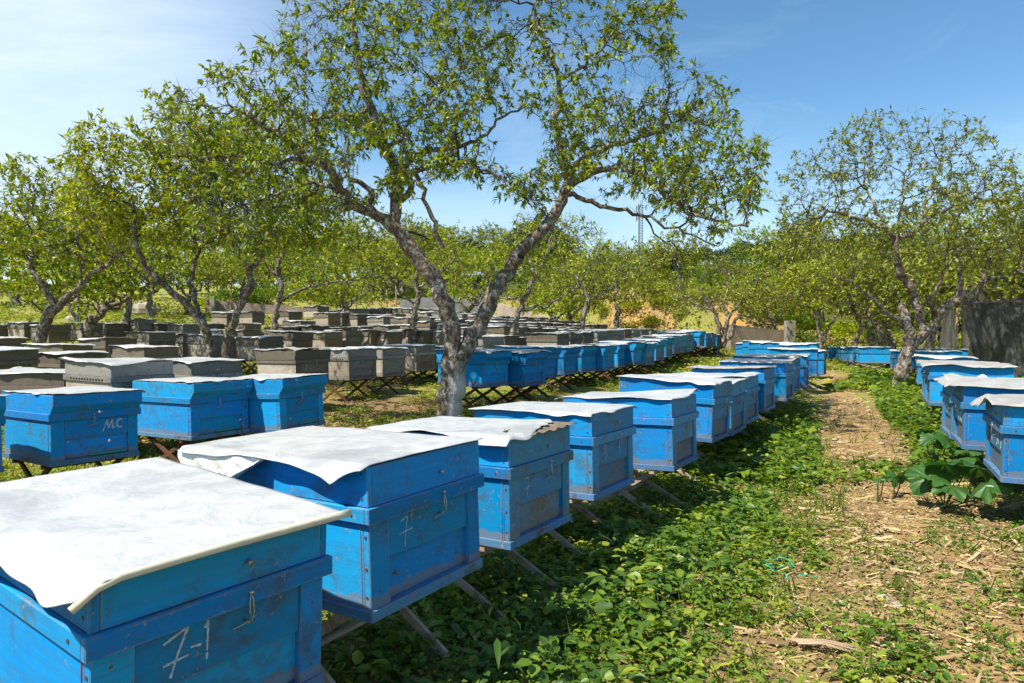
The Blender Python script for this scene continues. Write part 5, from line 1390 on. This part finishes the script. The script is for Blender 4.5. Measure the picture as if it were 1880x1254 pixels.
for i in range(10): bush(random.uniform(0, 110), 520, 46.5 + random.uniform(0, 3), random.choice((0, 2)), random.uniform(1, 1.7), 'bush over the rough stone wall at the left', 'bushes over the stone wall')
for i in range(26): bush(random.uniform(1230, 1880), 500, random.uniform(44, 70), random.choice((0, 1, 2)), random.uniform(1.2, 2.2), 'bush on the hillside behind the right trees', 'bushes on the right hillside')
for i in range(90): bush(random.uniform(1050, 1520), 500, random.uniform(30, 46), random.choice((0, 1, 2, 2)), random.uniform(.7, 1.5), 'bush on the slope above the orange bank', 'bushes above the orange bank')
bush(1725, 600, 16.5, 0, 1.0, 'green bush between the gnarled tree and the shade net', None)
bush(1742, 640, 17.5, 1, .9, 'low bush behind the bamboo pole', None)

# straw and litter
def litter(n, d0, d1, l0, l1, w, seed, near_path=.6):
    r = np.random.default_rng(seed); x, y = frustum_pts(n, d0, d1, seed=seed + 1); pdist = pathdist(x, y); dn, lu, left = density(x, y)
    m = r.random(n) < np.clip(np.exp(-(pdist / near_path) ** 2) + .55 * (1 - dn) * (fbm(x, y, .8, 91) > .45), 0, 1); x, y = x[m], y[m]; n = len(x); z = ground(x, y) + .012 + .012 * (pathdist(x, y) < .4)
    a = r.normal(.2, .9, n); L = r.uniform(l0, l1, n) * r.uniform(.4, 1, n); W_ = w * r.uniform(.4, 1.5, n); tl = r.normal(0, .10, n)
    dx, dy = np.cos(a) * L / 2, np.sin(a) * L / 2; qx, qy = -np.sin(a) * W_ / 2, np.cos(a) * W_ / 2; dz = tl * L; hz = W_ * .5
    V = np.stack([np.stack([x - dx - qx, y - dy - qy, z - dz], 1), np.stack([x - dx + qx, y - dy + qy, z - dz], 1), np.stack([x + dx + qx * .7, y + dy + qy * .7, z + dz], 1), np.stack([x + dx - qx * .7, y + dy - qy * .7, z + dz], 1),
                  np.stack([x - dx, y - dy, z - dz + hz], 1), np.stack([x + dx, y + dy, z + dz + hz], 1)], 1).reshape(-1, 3)
    i = (np.arange(n) * 6)[:, None]
    Fc = np.concatenate([i + np.array([[0, 4, 5, 3]]), i + np.array([[4, 1, 2, 5]])])
    return V, Fc, np.repeat(r.uniform(0, 1, n), 6)
p1 = litter(34000, 1.0, 6.5, .02, .13, .0055, 301); p2 = litter(9000, 5, 18, .05, .22, .014, 303); p3 = litter(1700, 1.2, 6.5, .12, .34, .016, 305, .9); p4 = litter(30000, 1.0, 5.0, .008, .035, .008, 307, .8)
V, Fc, Tn = cat([p1, p2, p3, p4])
tag(obj('straw_litter', npmesh('straw_litter', V, Fc, [M_straw], False, {'tone': Tn})), 'dry straw and stalk bits strewn along the path', 'straw', kind='stuff')
# dry fallen leaves below the trees
x = r.normal(-1.6, 1.5, 2600); y = r.normal(7.5, .9, 2600); x = np.concatenate([x, r.uniform(-9, 0, 5000), r.uniform(1, 6, 1200)]); y = np.concatenate([y, r.uniform(5, 16, 5000), r.uniform(2, 9, 1200)])
z = ground(x, y) + .01; a = r.uniform(0, 6.28, len(x))
V, Fc, Tn = leaves(np.stack([x, y, z], 1), np.stack([np.cos(a), np.sin(a), r.normal(0, .2, len(x))], 1), r.normal(0, .4, (len(x), 3)) + np.array([0, 0, 1]), r.uniform(.03, .08, len(x)), r.uniform(.012, .03, len(x)), 'kite', r.uniform(0, .9, len(x)))
tag(obj('fallen_leaves', npmesh('fallen_leaves', V, Fc, [M_straw], False, {'tone': Tn})), 'dry fallen leaves below the trees', 'fallen leaves', kind='stuff')
# pebbles
V0, F0 = uvsphere(1, 6, 4); V0 = np.array(V0)
x, y = frustum_pts(20000, 1.2, 11, seed=401); pdist = pathdist(x, y); m = r.random(len(x)) < np.exp(-(pdist / .42) ** 2) * .8 + .03; x, y = x[m], y[m]; n = len(x); z = ground(x, y) + .012
s = r.uniform(.004, .022, n) ** 1 * (r.random(n) ** 1.5 + .35); S = np.stack([s * r.uniform(.8, 1.6, n), s * r.uniform(.8, 1.4, n), s * .6], 1)
V = V0[None] * S[:, None, :] * (1 + r.normal(0, .15, (n, len(V0), 1))) + np.stack([x, y, z], 1)[:, None, :]
tri = np.array([f if len(f) == 4 else (*f, f[-1]) for f in F0]); tq = tri[:, 2] != tri[:, 3]
off = (np.arange(n) * len(V0))[:, None, None]
def m_peb():
    t = NT('pebbles'); g = t.n('ShaderNodeNewGeometry')
    c = t.ramp(g.outputs['Random Per Island'], [(0, (.20, .14, .08)), (.5, (.34, .25, .14)), (1, (.50, .41, .28))]); t.bsdf(c, .9, spec=.2); return t.m
tag(obj('pebbles', npmesh('pebbles', V.reshape(-1, 3), [(tri[tq][None] + off).reshape(-1, 4), (tri[~tq][:, :3][None] + off).reshape(-1, 3)], [m_peb()])), 'small tan pebbles scattered on the path', 'pebbles', kind='stuff')
print('litter', round(time.time() - T00, 1))

# sticks lying in the weeds
for i, (u, v, d, ang, L, lb) in enumerate(((1235, 1085, 2.9, .75, .42, 'dry broken stalk lying in the weeds right of the second hive'), (1030, 1062, 2.9, .1, .40, 'pale stalks lying under the third hive'), (1510, 1195, 2.45, -.4, .26, 'split pale stalk near the bottom edge'), (1330, 1050, 3.1, -.3, .30, 'thin pale stalk lying among weeds before the green tape'))):
    p = px(u, v, d); g = g1(p[0], p[1]); m = MB(); a = ang
    for q in range(9):
        o_ = random.uniform(-.02, .02); b = a + random.uniform(-.12, .12)
        l_ = L * random.uniform(.4, 1); k_ = random.uniform(-.03, .03)
        m.tube([(p[0] - math.cos(b) * l_ / 2 + o_, p[1] - math.sin(b) * l_ / 2 + o_, g + .03), (p[0] + o_ + k_ * .3, p[1] + o_ + k_ * .4, g + .045), (p[0] + math.cos(b) * l_ / 2 + o_, p[1] + math.sin(b) * l_ / 2 + o_ + k_, g + .035)], random.uniform(.002, .005), 5, .0015)
    ob = obj('dry_stalk', m.build('dry_stalk', [M_pole])); tag(ob, lb, 'stalk', 'dry stalks on the ground')
# green plastic tape
P = [px(u, v, d) for u, v, d in ((1405, 1022, 3.25), (1440, 1020, 3.28), (1455, 1028, 3.22), (1408, 1040, 3.15), (1418, 1050, 3.1), (1448, 1058, 3.05), (1465, 1068, 3.0), (1500, 1064, 3.05))]
P = [(p[0], p[1], g1(p[0], p[1]) + .075 + .02 * math.sin(i * 2.3)) for i, p in enumerate(P)]
m = MB(); PP = resample(P, .03); PP[1:-1] += rng.normal(0, .006, PP[1:-1].shape)
for a, b in zip(PP[:-1], PP[1:]): m.bar(a, b, .0045, .001)
tag(obj('plastic_tape', m.build('plastic_tape', [M_rope])), 'loop of bright green plastic tape lying on the weeds', 'tape')

# squash plants right of the path
def big_leaf(sz, seed):
    rg = np.random.default_rng(seed); nR, nA = 9, 70; V = [(0, 0, 0)]
    for i in range(1, nR + 1):
        for j in range(nA):
            a = 2 * math.pi * j / nA; rr_ = i / nR
            lob = 1 + .10 * math.cos(5 * a) - .30 * math.exp(-((a - math.pi * 1.5) / .28) ** 2)
            fold = -.16 * rr_ ** 2 * (1 + .5 * math.cos(5 * a)) + .045 * math.sin(a * 9 + seed) * rr_ - .05 * math.exp(-(math.sin(3.5 * a) / .2) ** 2) * rr_
            lob *= 1 + .035 * math.sin(a * 17 + seed * 2)
            V.append((math.cos(a) * rr_ * lob * sz, math.sin(a) * rr_ * lob * sz, fold * sz * 1.6))
    Fc = [(0, 1 + j, 1 + (j + 1) % nA) for j in range(nA)]; Q = []
    for i in range(nR - 1):
        for j in range(nA):
            b = 1 + i * nA; Q.append((b + j, b + nA + j, b + nA + (j + 1) % nA, b + (j + 1) % nA))
    an = np.arctan2([v[1] for v in V], [v[0] for v in V]); rad_ = np.hypot([v[1] for v in V], [v[0] for v in V]) / sz
    T = np.clip(.38 + .25 * rg.normal(0, .5) + .5 * np.exp(-(np.sin(3.5 * an) / .13) ** 2) + .22 * (vnoise(an * 5, rad_ * 9, 1.0, seed) - .5) + .25 * np.exp(-(np.sin(14 * rad_ - 3 * np.abs(np.sin(3.5 * an))) / .2) ** 2), 0, 1)
    return npmesh('leaf', np.array(V), [np.array(Q), np.array(Fc)], [M_bigleaf], True, {'tone': T})
bl = [big_leaf(.115, s) for s in range(4)]
def squash(label, leavespx, d):
    b = px(leavespx[0][0], leavespx[0][1], d); root = empty('squash_plant', (b[0], b[1], g1(b[0], b[1]))); tag(root, label, 'squash plant', 'squash plants right of the path')
    for k, (u, v, dd, s, tx, ty) in enumerate(leavespx):
        p = px(u, v, d + dd); g = g1(p[0], p[1]); p[2] = max(p[2] - .03, g + .05)
        o = obj('leaf', bl[k % 4], root); o.location = Vector(p) - root.location; o.rotation_euler = (tx, ty, random.uniform(0, 6)); s *= .85; o.scale = (s, s, s)
        m = MB(); m.tube([Vector(p) - root.location, Vector((p[0] * .7 + b[0] * .3, p[1] * .7 + b[1] * .3, (p[2] + g) / 2)) - root.location, Vector((b[0], b[1], g + .01)) - root.location], .004, 5)
        obj('stem', m.build('stem', [M_weed]), root)
squash('squash plant with broad leaves under the second hive right of the path', [(1735, 845, 0, 1.25, .5, -.3), (1760, 835, .15, 1.1, .3, .2), (1795, 850, -.1, 1.35, .5, .3), (1725, 872, -.1, 1.15, -.3, .2), (1705, 868, .0, 1.25, .9, -.2), (1815, 880, -.25, 1.3, .6, -.2), (1748, 885, -.2, 1.1, .1, .1), (1780, 820, .2, .9, .2, .1)], 4.35)
squash('squash plant with wilted pale leaf left of the third right-hand hive', [(1715, 795, 0, 1.1, .6, .1), (1738, 805, -.1, 1.0, .4, .4), (1700, 788, .1, .8, .8, -.3)], 5.5)
squash('small squash seedling with two drooping leaves in the middle of the path', [(1642, 868, 0, .62, .9, -.5), (1655, 866, .05, .6, .8, .6)], 4.6)
squash('tiny seedling on the path left of the drooping squash seedling', [(1612, 872, 0, .36, .4, .3), (1622, 874, 0, .32, .3, -.3)], 4.55)
# white flower
p = px(1817, 893, 3.95); m = MB()
for k in range(5):
    a = k * 1.2566; m.add([(p[0], p[1], p[2]), (p[0] + math.cos(a - .4) * .012, p[1] + math.sin(a - .4) * .012, p[2] + .005), (p[0] + math.cos(a) * .026, p[1] + math.sin(a) * .026, p[2] + .002), (p[0] + math.cos(a + .4) * .012, p[1] + math.sin(a + .4) * .012, p[2] + .005)], [(0, 1, 2, 3)])
tag(obj('flower', m.build('flower', [M_petal])), 'single small white flower below the nearest right-hand hive', 'flower')

# ------------------------------------------------------------------ walls, posts, net, sheds, masts
def wall(name, pts, h, th, mat, label, zoff=-.25, top=None, toph=.05, cat_='wall'):
    """pts: list of world xy; follows the ground"""
    m = MB()
    P = resample([np.array([a[0], a[1], 0]) for a in pts], 1.2)
    n = len(P); hs = h if isinstance(h, (list, tuple)) else (h, h)
    zb = np.array([g1(p[0], p[1]) for p in P]); zt = np.interp(np.arange(n), [0, n - 1], [zb[0] + hs[0], zb[-1] + hs[1]])
    for i in range(n - 1):
        d = P[i + 1] - P[i]; d /= np.linalg.norm(d); q = np.array([-d[1], d[0], 0]) * th / 2
        V = [P[i] - q, P[i] + q, P[i + 1] + q, P[i + 1] - q]
        VV = [(v[0], v[1], min(zb[i], zb[i + 1]) + zoff) for v in V] + [(V[0][0], V[0][1], zt[i]), (V[1][0], V[1][1], zt[i]), (V[2][0], V[2][1], zt[i + 1]), (V[3][0], V[3][1], zt[i + 1])]
        Fq = [(4, 5, 6, 7), (0, 3, 7, 4), (1, 5, 6, 2)]
        if i == 0: Fq.append((0, 4, 5, 1))
        if i == n - 2: Fq.append((3, 2, 6, 7))
        m.add(VV, Fq)
    o = obj(name, m.build(name, [mat])); tag(o, label, cat_); return o
def w2(u, d): p = px(u, 590, d); return (p[0], p[1])
wall('brick_wall', [w2(378, 31.3), w2(612, 32.2)], (.48, .42), .2, M_brick, 'low reddish brick wall behind the grey hives, left of centre')
wall('block_wall', [w2(735, 33.2), w2(900, 33.5)], (.95, 1.35), .2, M_block, 'plain grey concrete block wall seen through the fork of the big tree')
wall('brick_wall', [w2(914, 31.6), w2(1052, 30.2)], (.95, .30), .25, M_pinkb, 'pinkish brick wall sloping down to the right, behind the grey hives')
wall('tan_wall', [w2(1338, 23.6), w2(1443, 24.4)], (.92, .88), .25, M_tan, 'tan block wall with tree shadows left of the concrete post')
wall('stone_wall', [w2(-120, 45), w2(85, 45.5)], (1.25, 1.2), .5, M_stonew, 'rough dark stone wall at the far left edge')
wall('cream_wall', [w2(1142, 47), w2(1228, 47.5)], (.9, .95), .25, M_cream_w, 'cream wall high on the hillside above the orange bank')
def post(u, vt, vb, d, w, t, mat, name, label, lean=0, cat_='post', grp=None, rnd=False):
    a = px(u, vb, d); b = px(u + lean, vt, d); a[2] = min(a[2], g1(a[0], a[1])) - .1; m = MB()
    if rnd: m.tube([a, (a + b) / 2 + np.array([.01, 0, 0]), b], w / 2, 8, w / 2 * .8)
    else: m.bar(a, b, w, t, up=(0, 1, 0))
    tag(obj(name, m.build(name, [mat], bevel=0 if rnd else .01)), label, cat_, grp)
post(1450, 589, 632, 23.9, .30, .30, M_conc, 'concrete_post', 'square concrete post at the right end of the tan wall')
post(391, 545, 568, 31.1, .22, .22, M_conc, 'concrete_post', 'short concrete post at the left end of the low brick wall')
post(178.5, 506, 586, 25.5, .13, .1, M_pole, 'wooden_post', 'tall wooden post standing in the meadow on the left', rnd=True)
post(423, 508, 572, 30, .09, .1, M_pole, 'wooden_post', 'thin wooden post before the low brick wall', lean=2, rnd=True)
post(710, 532, 563, 30, .07, .1, M_pole, 'wooden_post', 'left one of two thin stakes above the last hives', rnd=True)
post(727, 522, 563, 30, .08, .1, M_pole, 'wooden_post', 'right one of two thin stakes above the last hives', rnd=True)
post(1750, 566, 652, 14.2, .055, .05, M_pole, 'bamboo_pole', 'leaning bamboo pole beside the dark shade net', lean=8, rnd=True, cat_='pole')
def cable(pts, r, label, sag=.15):
    P = []; pts = [np.array(p) for p in pts]
    for a, b in zip(pts[:-1], pts[1:]):
        for t_ in np.linspace(0, 1, 9)[:-1]: P.append(a + (b - a) * t_ + np.array([0, 0, -sag * 4 * t_ * (1 - t_)]))
    P.append(pts[-1]); m = MB(); m.tube(P, r, 4); tag(obj('cable', m.build('cable', [M_cable])), label, 'cable')
cable([px(423, 518, 30), px(560, 530, 31), px(710, 545, 30)], .008, 'thin string fence line running to the stakes', .1)
cable([px(1172, 490, 60), px(1290, 488, 60), px(1437, 470, 60)], .02, 'upper overhead cable crossing the sky beside the mast', .4)
cable([px(1172, 503, 62), px(1268, 490, 60), px(1437, 476, 60), px(1560, 440, 55)], .025, 'lower overhead cable rising to the right', .3)
post(1437, 455, 520, 60, .2, .2, M_steel, 'utility_pole', 'thin utility pole on the skyline right of centre', rnd=True, cat_='pole')
# lattice masts
def mast(u, vt, vb, d, w, label, ant=1):
    a = px(u, vb, d); top = px(u, vt, d); Hm = top[2] - a[2]; root = empty('telecom_mast', tuple(a)); tag(root, label, 'telecom mast', 'telecom masts on the skyline')
    m = MB(); c3 = [(math.cos(k * 2.094) * w, math.sin(k * 2.094) * w) for k in range(3)]; n = 26
    for x, y in c3: m.tube([(x, y, 0), (x, y, Hm * .93)], w * .13, 4)
    for i in range(n):
        z0_, z1_ = Hm * .93 * i / n, Hm * .93 * (i + 1) / n
        for k in range(3):
            p, q = c3[k], c3[(k + 1) % 3]; m.tube([(p[0], p[1], z0_), (q[0], q[1], z1_)], w * .07, 3); m.tube([(p[0], p[1], z1_), (q[0], q[1], z1_)], w * .06, 3)
    obj('lattice', m.build('lattice', [M_steel]), root)
    for z_ in (.72, .86) if ant else (.9,):
        for k in range(3):
            q = MB(); x, y = c3[k]; q.box(x * 2.3 - w * .22, x * 2.3 + w * .22, y * 2.3 - w * .15, y * 2.3 + w * .15, Hm * z_, Hm * (z_ + .07)); q.bar((x, y, Hm * (z_ + .035)), (x * 2.3, y * 2.3, Hm * (z_ + .035)), w * .12, w * .12)
            obj('antenna', q.build('antenna', [M_steel]), root)
    q = MB(); q.tube([(0, 0, Hm * .93), (0, 0, Hm)], w * .08, 4); q.tube([(w, 0, Hm * .9), (w, 0, Hm * .99)], w * .08, 4); obj('lightning_rod', q.build('lightning_rod', [M_steel]), root)
mast(1175, 368, 500, 170, .62, 'slender lattice mast standing in the sky gap right of the forked tree')
mast(644, 245, 520, 150, .7, 'lattice mast half hidden behind the left limbs of the forked tree')
# shade net on the right
def netmesh(pts_top, pts_bot, nx_=80, ny_=30, amp=.05, seed=1):
    T_ = np.array(pts_top); B_ = np.array(pts_bot); u = np.linspace(0, 1, nx_); ut = np.linspace(0, 1, len(T_)); ub = np.linspace(0, 1, len(B_))
    TT = np.stack([np.interp(u, ut, T_[:, k]) for k in range(3)], 1); BB = np.stack([np.interp(u, ub, B_[:, k]) for k in range(3)], 1)
    v = np.linspace(0, 1, ny_)[:, None, None]; P = TT[None] * (1 - v) + BB[None] * v
    f = (fbm(np.broadcast_to(u[None] * 30, (ny_, nx_)), np.broadcast_to(v[:, :, 0] * 3, (ny_, nx_)), 1.8, seed, 3) - .5) * amp * 4
    P[..., 1] += f; P[..., 0] += f * .3
    n = nx_ * ny_; idx = np.arange(n).reshape(ny_, nx_); q = np.stack([idx[:-1, :-1], idx[:-1, 1:], idx[1:, 1:], idx[1:, :-1]], -1).reshape(-1, 4)
    return npmesh('net', P.reshape(-1, 3), q, [M_net], True)
def gp(u, d, dz=0): p = px(u, 640, d); return (p[0], p[1], g1(p[0], p[1]) + dz)
root = tag(obj('shade_net', netmesh([px(1762, 562, 14.6), px(1800, 553, 14.4), px(1880, 545, 13.8), px(1990, 540, 13.0)], [gp(1805, 14.6, -.05), gp(1840, 14.3, -.05), gp(1900, 13.8, -.05), gp(2000, 13, -.05)], seed=3)), 'large dark shade net hanging at the right edge', 'shade net')
tag(obj('shade_net', netmesh([px(1765, 527, 16.5), px(1805, 530, 16.4), px(1850, 541, 16.2), px(1960, 555, 15.6)], [gp(1765, 16.7, .3), gp(1820, 16.5, .2), gp(1880, 16.2, .2), gp(1960, 15.7, .2)], seed=5)), 'second dark net with green hem, rising behind the large net', 'shade net')
tag(obj('shade_net', netmesh([px(1732, 575, 17.8), px(1752, 566, 17.2)], [gp(1718, 17.8, 0), gp(1758, 17.2, 0)], 30, 20, .03, 7)), 'narrow strip of dark net left of the bamboo pole', 'shade net')
tag(obj('shade_net', netmesh([px(1584, 588, 22), px(1640, 622, 22)], [gp(1600, 22, .25), gp(1645, 22, 0)], 30, 20, .05, 9)), 'small slanting dark net behind the far blue hives', 'shade net')
cable([px(1755, 560, 14.5), px(1880, 546, 13.8), px(2000, 541, 13.0)], .012, 'rope along the top of the dark shade net', .02)
# shed with a low roof behind the net

a = px(1820, 560, 33); zg = g1(a[0], a[1]); root = empty('shed', (a[0], a[1], zg - .3), (0, 0, R(-12))); tag(root, 'low shed with plain brown roof behind the nets at the right edge', 'shed')
m = MB(); m.box(-.3, 6.5, 0, 4, 0, 2.0); obj('wall', m.build('wall', [M_block]), root)
m = MB(); m.add([(-.9, -.7, 1.75), (7.1, -.7, 1.75), (7.1, 2.0, 2.9), (-.9, 2.0, 2.9), (7.1, 4.7, 1.75), (-.9, 4.7, 1.75), (-.9, -.7, 1.65), (7.1, -.7, 1.65), (7.1, 2.0, 2.8), (-.9, 2.0, 2.8), (7.1, 4.7, 1.65), (-.9, 4.7, 1.65)],
            [(0, 1, 2, 3), (3, 2, 4, 5), (7, 6, 9, 8), (8, 9, 11, 10), (0, 6, 7, 1), (4, 10, 11, 5), (0, 3, 9, 6), (3, 5, 11, 9), (1, 7, 8, 2), (2, 8, 10, 4)]); obj('roof', m.build('roof', [M_roof]), root)
# heaps and stones
def heap(u, v, d, sz, mat, label, seed, name='heap'):
    p = px(u, v, d); o = obj(name, lump(sz, seed, mat, name)); o.location = (p[0], p[1], g1(p[0], p[1]) + sz[2] * .25); tag(o, label, name.replace('_', ' '))
heap(262, 560, 29, (.75, .6, .42), M_stone, 'grey rubble heap in the meadow behind the straight trunk', 5, 'rubble_heap')
heap(130, 592, 23.5, (.22, .16, .14), M_stone, 'brown stone at the foot of the dark forked meadow tree', 6, 'stone')
heap(660, 565, 29.5, (.9, .6, .40), M_straw, 'brown heap of dry grass above the grey hives', 7, 'grass_heap') if False else heap(660, 565, 29.5, (.9, .6, .40), M_stone, 'brown heap above the grey hives, left of the stakes', 7, 'earth_heap')
heap(1500, 850 - 20, 6.4, (.05, .035, .025), M_stone, 'small stone at the left border of the path', 8, 'stone')
heap(1620, 1040, 2.95, (.035, .03, .022), M_stone, 'pale stone on the ground right of the green tape', 9, 'stone')
heap(1648, 1045, 2.9, (.03, .02, .018), M_stone, 'pointed pale stone beside the path edge', 10, 'stone')

# bees
bm_ = MB(); V, Fc = uvsphere(1, 7, 5); bm_.add([(v[0] * .0085, v[1] * .0036, v[2] * .0036) for v in V], Fc); bm_.add([(v[0] * .0032 + .010, v[1] * .003, v[2] * .003) for v in V], Fc); bee_b = bm_.build('bee', [M_bee], smooth=True)
wm = MB()
for s_ in (-1, 1): wm.add([(.002, .002 * s_, .003), (.004, .010 * s_, .007), (-.005, .012 * s_, .006), (-.005, .003 * s_, .003)], [(0, 1, 2, 3)])
wing = wm.build('wing', [M_wing])
bees = [('A', 1, .08, -.02, .10), ('L', 1, .30, -.12, .37), ('L', 1, .24, -.10, .30), ('L', 2, .46, -.08, .37), ('L', 3, .06, -.05, .09), ('L', 2, .42, -.10, .12), ('L', 1, .29, -.03, .20), ('L', 3, .10, -.10, .40), ('B', 1, .30, -.03, .10), ('R', 0, .30, -.05, .42), ('L', 1, .27, -.03, .08)]
bees += [(rw, k, random.uniform(-.1, W), random.uniform(-.5, -.06), random.uniform(.0, .75)) for rw, k in (('L', 1), ('L', 2), ('L', 3), ('L', 1), ('L', 2), ('B', 1), ('B', 2), ('A', 0), ('A', 1), ('A', 2), ('R', 1), ('R', 0), ('M', 3), ('M', 4))]
for i, (rw, k, x_, y_, z_) in enumerate(bees):
    h = byrow[rw][k]; b = obj('bee', bee_b); b.location = on_hive(rw, k, x_, y_, z_); b.rotation_euler = (random.uniform(-.5, .5), random.uniform(-.5, .5), random.uniform(0, 6)); b.scale = (1.1,) * 3
    obj('wing', wing, b); tag(b, 'bee hovering before hive, %s in the %s' % (h['ord'], place[rw]), 'bee', 'flying bees')
print('props', round(time.time() - T00, 1))

# ------------------------------------------------------------------ light, sky, camera
SUN_EL = R(56); sx_, sy_ = -.83, -.56
L_ = math.hypot(sx_, sy_); sx_ /= L_; sy_ /= L_
sd = Vector((sx_ * math.cos(SUN_EL), sy_ * math.cos(SUN_EL), math.sin(SUN_EL)))
sun = bpy.data.lights.new('sun', 'SUN'); sun.energy = 5.0; sun.angle = R(.55); sun.color = (1.0, .94, .81)
so = bpy.data.objects.new('sun', sun); C.objects.link(so); so.rotation_euler = (-sd).to_track_quat('-Z', 'Y').to_euler(); so.location = (0, 0, 30)
w = bpy.data.worlds.new('World'); bpy.context.scene.world = w; w.use_nodes = True
t = w.node_tree; t.nodes.clear()
out = t.nodes.new('ShaderNodeOutputWorld'); bg = t.nodes.new('ShaderNodeBackground'); sky = t.nodes.new('ShaderNodeTexSky')
sky.sky_type = 'NISHITA'; sky.sun_disc = False; sky.sun_elevation = SUN_EL
sky.sun_rotation = math.atan2(sd.x, sd.y); sky.air_density = 1.0; sky.dust_density = .25; sky.ozone_density = 3.0; sky.altitude = 500
bg.inputs[1].default_value = .122
tc = t.nodes.new('ShaderNodeTexCoord'); mp = t.nodes.new('ShaderNodeMapping'); mp.inputs['Scale'].default_value = (1.2, 1.2, 3.2); mp.inputs['Rotation'].default_value = (.3, .4, .2)
t.links.new(tc.outputs['Generated'], mp.inputs[0])
no = t.nodes.new('ShaderNodeTexNoise'); no.inputs['Scale'].default_value = 2.0; no.inputs['Detail'].default_value = 8; no.inputs['Roughness'].default_value = .62; no.inputs['Distortion'].default_value = .5
t.links.new(mp.outputs[0], no.inputs['Vector'])
cr = t.nodes.new('ShaderNodeValToRGB'); cr.color_ramp.elements[0].position = .42; cr.color_ramp.elements[0].color = (0, 0, 0, 1); cr.color_ramp.elements[1].position = .80; cr.color_ramp.elements[1].color = (1, 1, 1, 1)
t.links.new(no.outputs['Fac'], cr.inputs[0])
# thin bright veil of cloud around the direction of the left horizon
vm = t.nodes.new('ShaderNodeVectorMath'); vm.operation = 'DOT_PRODUCT'; vm.inputs[1].default_value = Vector((-.80, .78, .34)).normalized(); t.links.new(tc.outputs['Generated'], vm.inputs[0])
mr = t.nodes.new('ShaderNodeMapRange'); mr.inputs['From Min'].default_value = .84; mr.inputs['From Max'].default_value = 1.0; mr.interpolation_type = 'SMOOTHSTEP'; t.links.new(vm.outputs['Value'], mr.inputs['Value'])
mu = t.nodes.new('ShaderNodeMath'); mu.operation = 'MULTIPLY_ADD'; t.links.new(mr.outputs[0], mu.inputs[0]); mu.inputs[1].default_value = .30
m3 = t.nodes.new('ShaderNodeMath'); m3.operation = 'MULTIPLY'; t.links.new(cr.outputs[0], m3.inputs[0]); m3.inputs[1].default_value = .16; t.links.new(m3.outputs[0], mu.inputs[2])
mx = t.nodes.new('ShaderNodeMix'); mx.data_type = 'RGBA'; t.links.new(mu.outputs[0], mx.inputs[0]); tn = t.nodes.new('ShaderNodeMix'); tn.data_type = 'RGBA'; tn.blend_type = 'MULTIPLY'; tn.inputs[0].default_value = 1; t.links.new(sky.outputs[0], tn.inputs[6]); tn.inputs[7].default_value = (.66, .90, .93, 1); t.links.new(tn.outputs[2], mx.inputs[6]); mx.inputs[7].default_value = (9.5, 9.9, 10.2, 1)
sz_ = t.nodes.new('ShaderNodeSeparateXYZ'); t.links.new(tc.outputs['Generated'], sz_.inputs[0])
hr = t.nodes.new('ShaderNodeMapRange'); hr.inputs['From Min'].default_value = .0; hr.inputs['From Max'].default_value = .30; hr.inputs['To Min'].default_value = .60; hr.inputs['To Max'].default_value = 0; hr.interpolation_type = 'SMOOTHSTEP'; t.links.new(sz_.outputs[2], hr.inputs['Value'])
m2 = t.nodes.new('ShaderNodeMix'); m2.data_type = 'RGBA'; t.links.new(hr.outputs[0], m2.inputs[0]); t.links.new(mx.outputs[2], m2.inputs[6]); m2.inputs[7].default_value = (4.6, 5.2, 5.6, 1)
t.links.new(m2.outputs[2], bg.inputs[0]); t.links.new(bg.outputs[0], out.inputs[0])

cam = bpy.data.cameras.new('camera'); co = bpy.data.objects.new('camera', cam); C.objects.link(co)
cam.sensor_width = 36; cam.lens = F / 1880 * 36; cam.clip_end = 3000; cam.clip_start = .05
co.location = (0, 0, CAMZ); co.rotation_euler = (R(90) - PITCH, 0, 0)
sc = bpy.context.scene; sc.camera = co
sc.view_settings.view_transform = 'Standard'; sc.view_settings.look = 'None'; sc.view_settings.exposure = 0.66; sc.view_settings.gamma = 1
sc.cycles.max_bounces = 6; sc.cycles.diffuse_bounces = 3; sc.cycles.glossy_bounces = 3; sc.cycles.transmission_bounces = 4; sc.cycles.transparent_max_bounces = 8
sc.cycles.use_denoising = True
try: sc.cycles.use_light_tree = False
except Exception: pass
# labels shared by look-alike copies get their place among them
by = {}
for o in sc.objects:
    if o.parent is None and 'label' in o: by.setdefault(o['label'], []).append(o)
for lb, os_ in by.items():
    if len(os_) > 1:
        os_.sort(key=lambda o: o.location.x / max(o.location.y, .1))
        for i, o in enumerate(os_):
            nl_ = lb + ', ' + ('leftmost' if i == 0 else 'rightmost' if i == len(os_) - 1 else ordn(i) + ' from left')
            if len(nl_.split()) <= 16: o['label'] = nl_
print('done', round(time.time() - T00, 1))
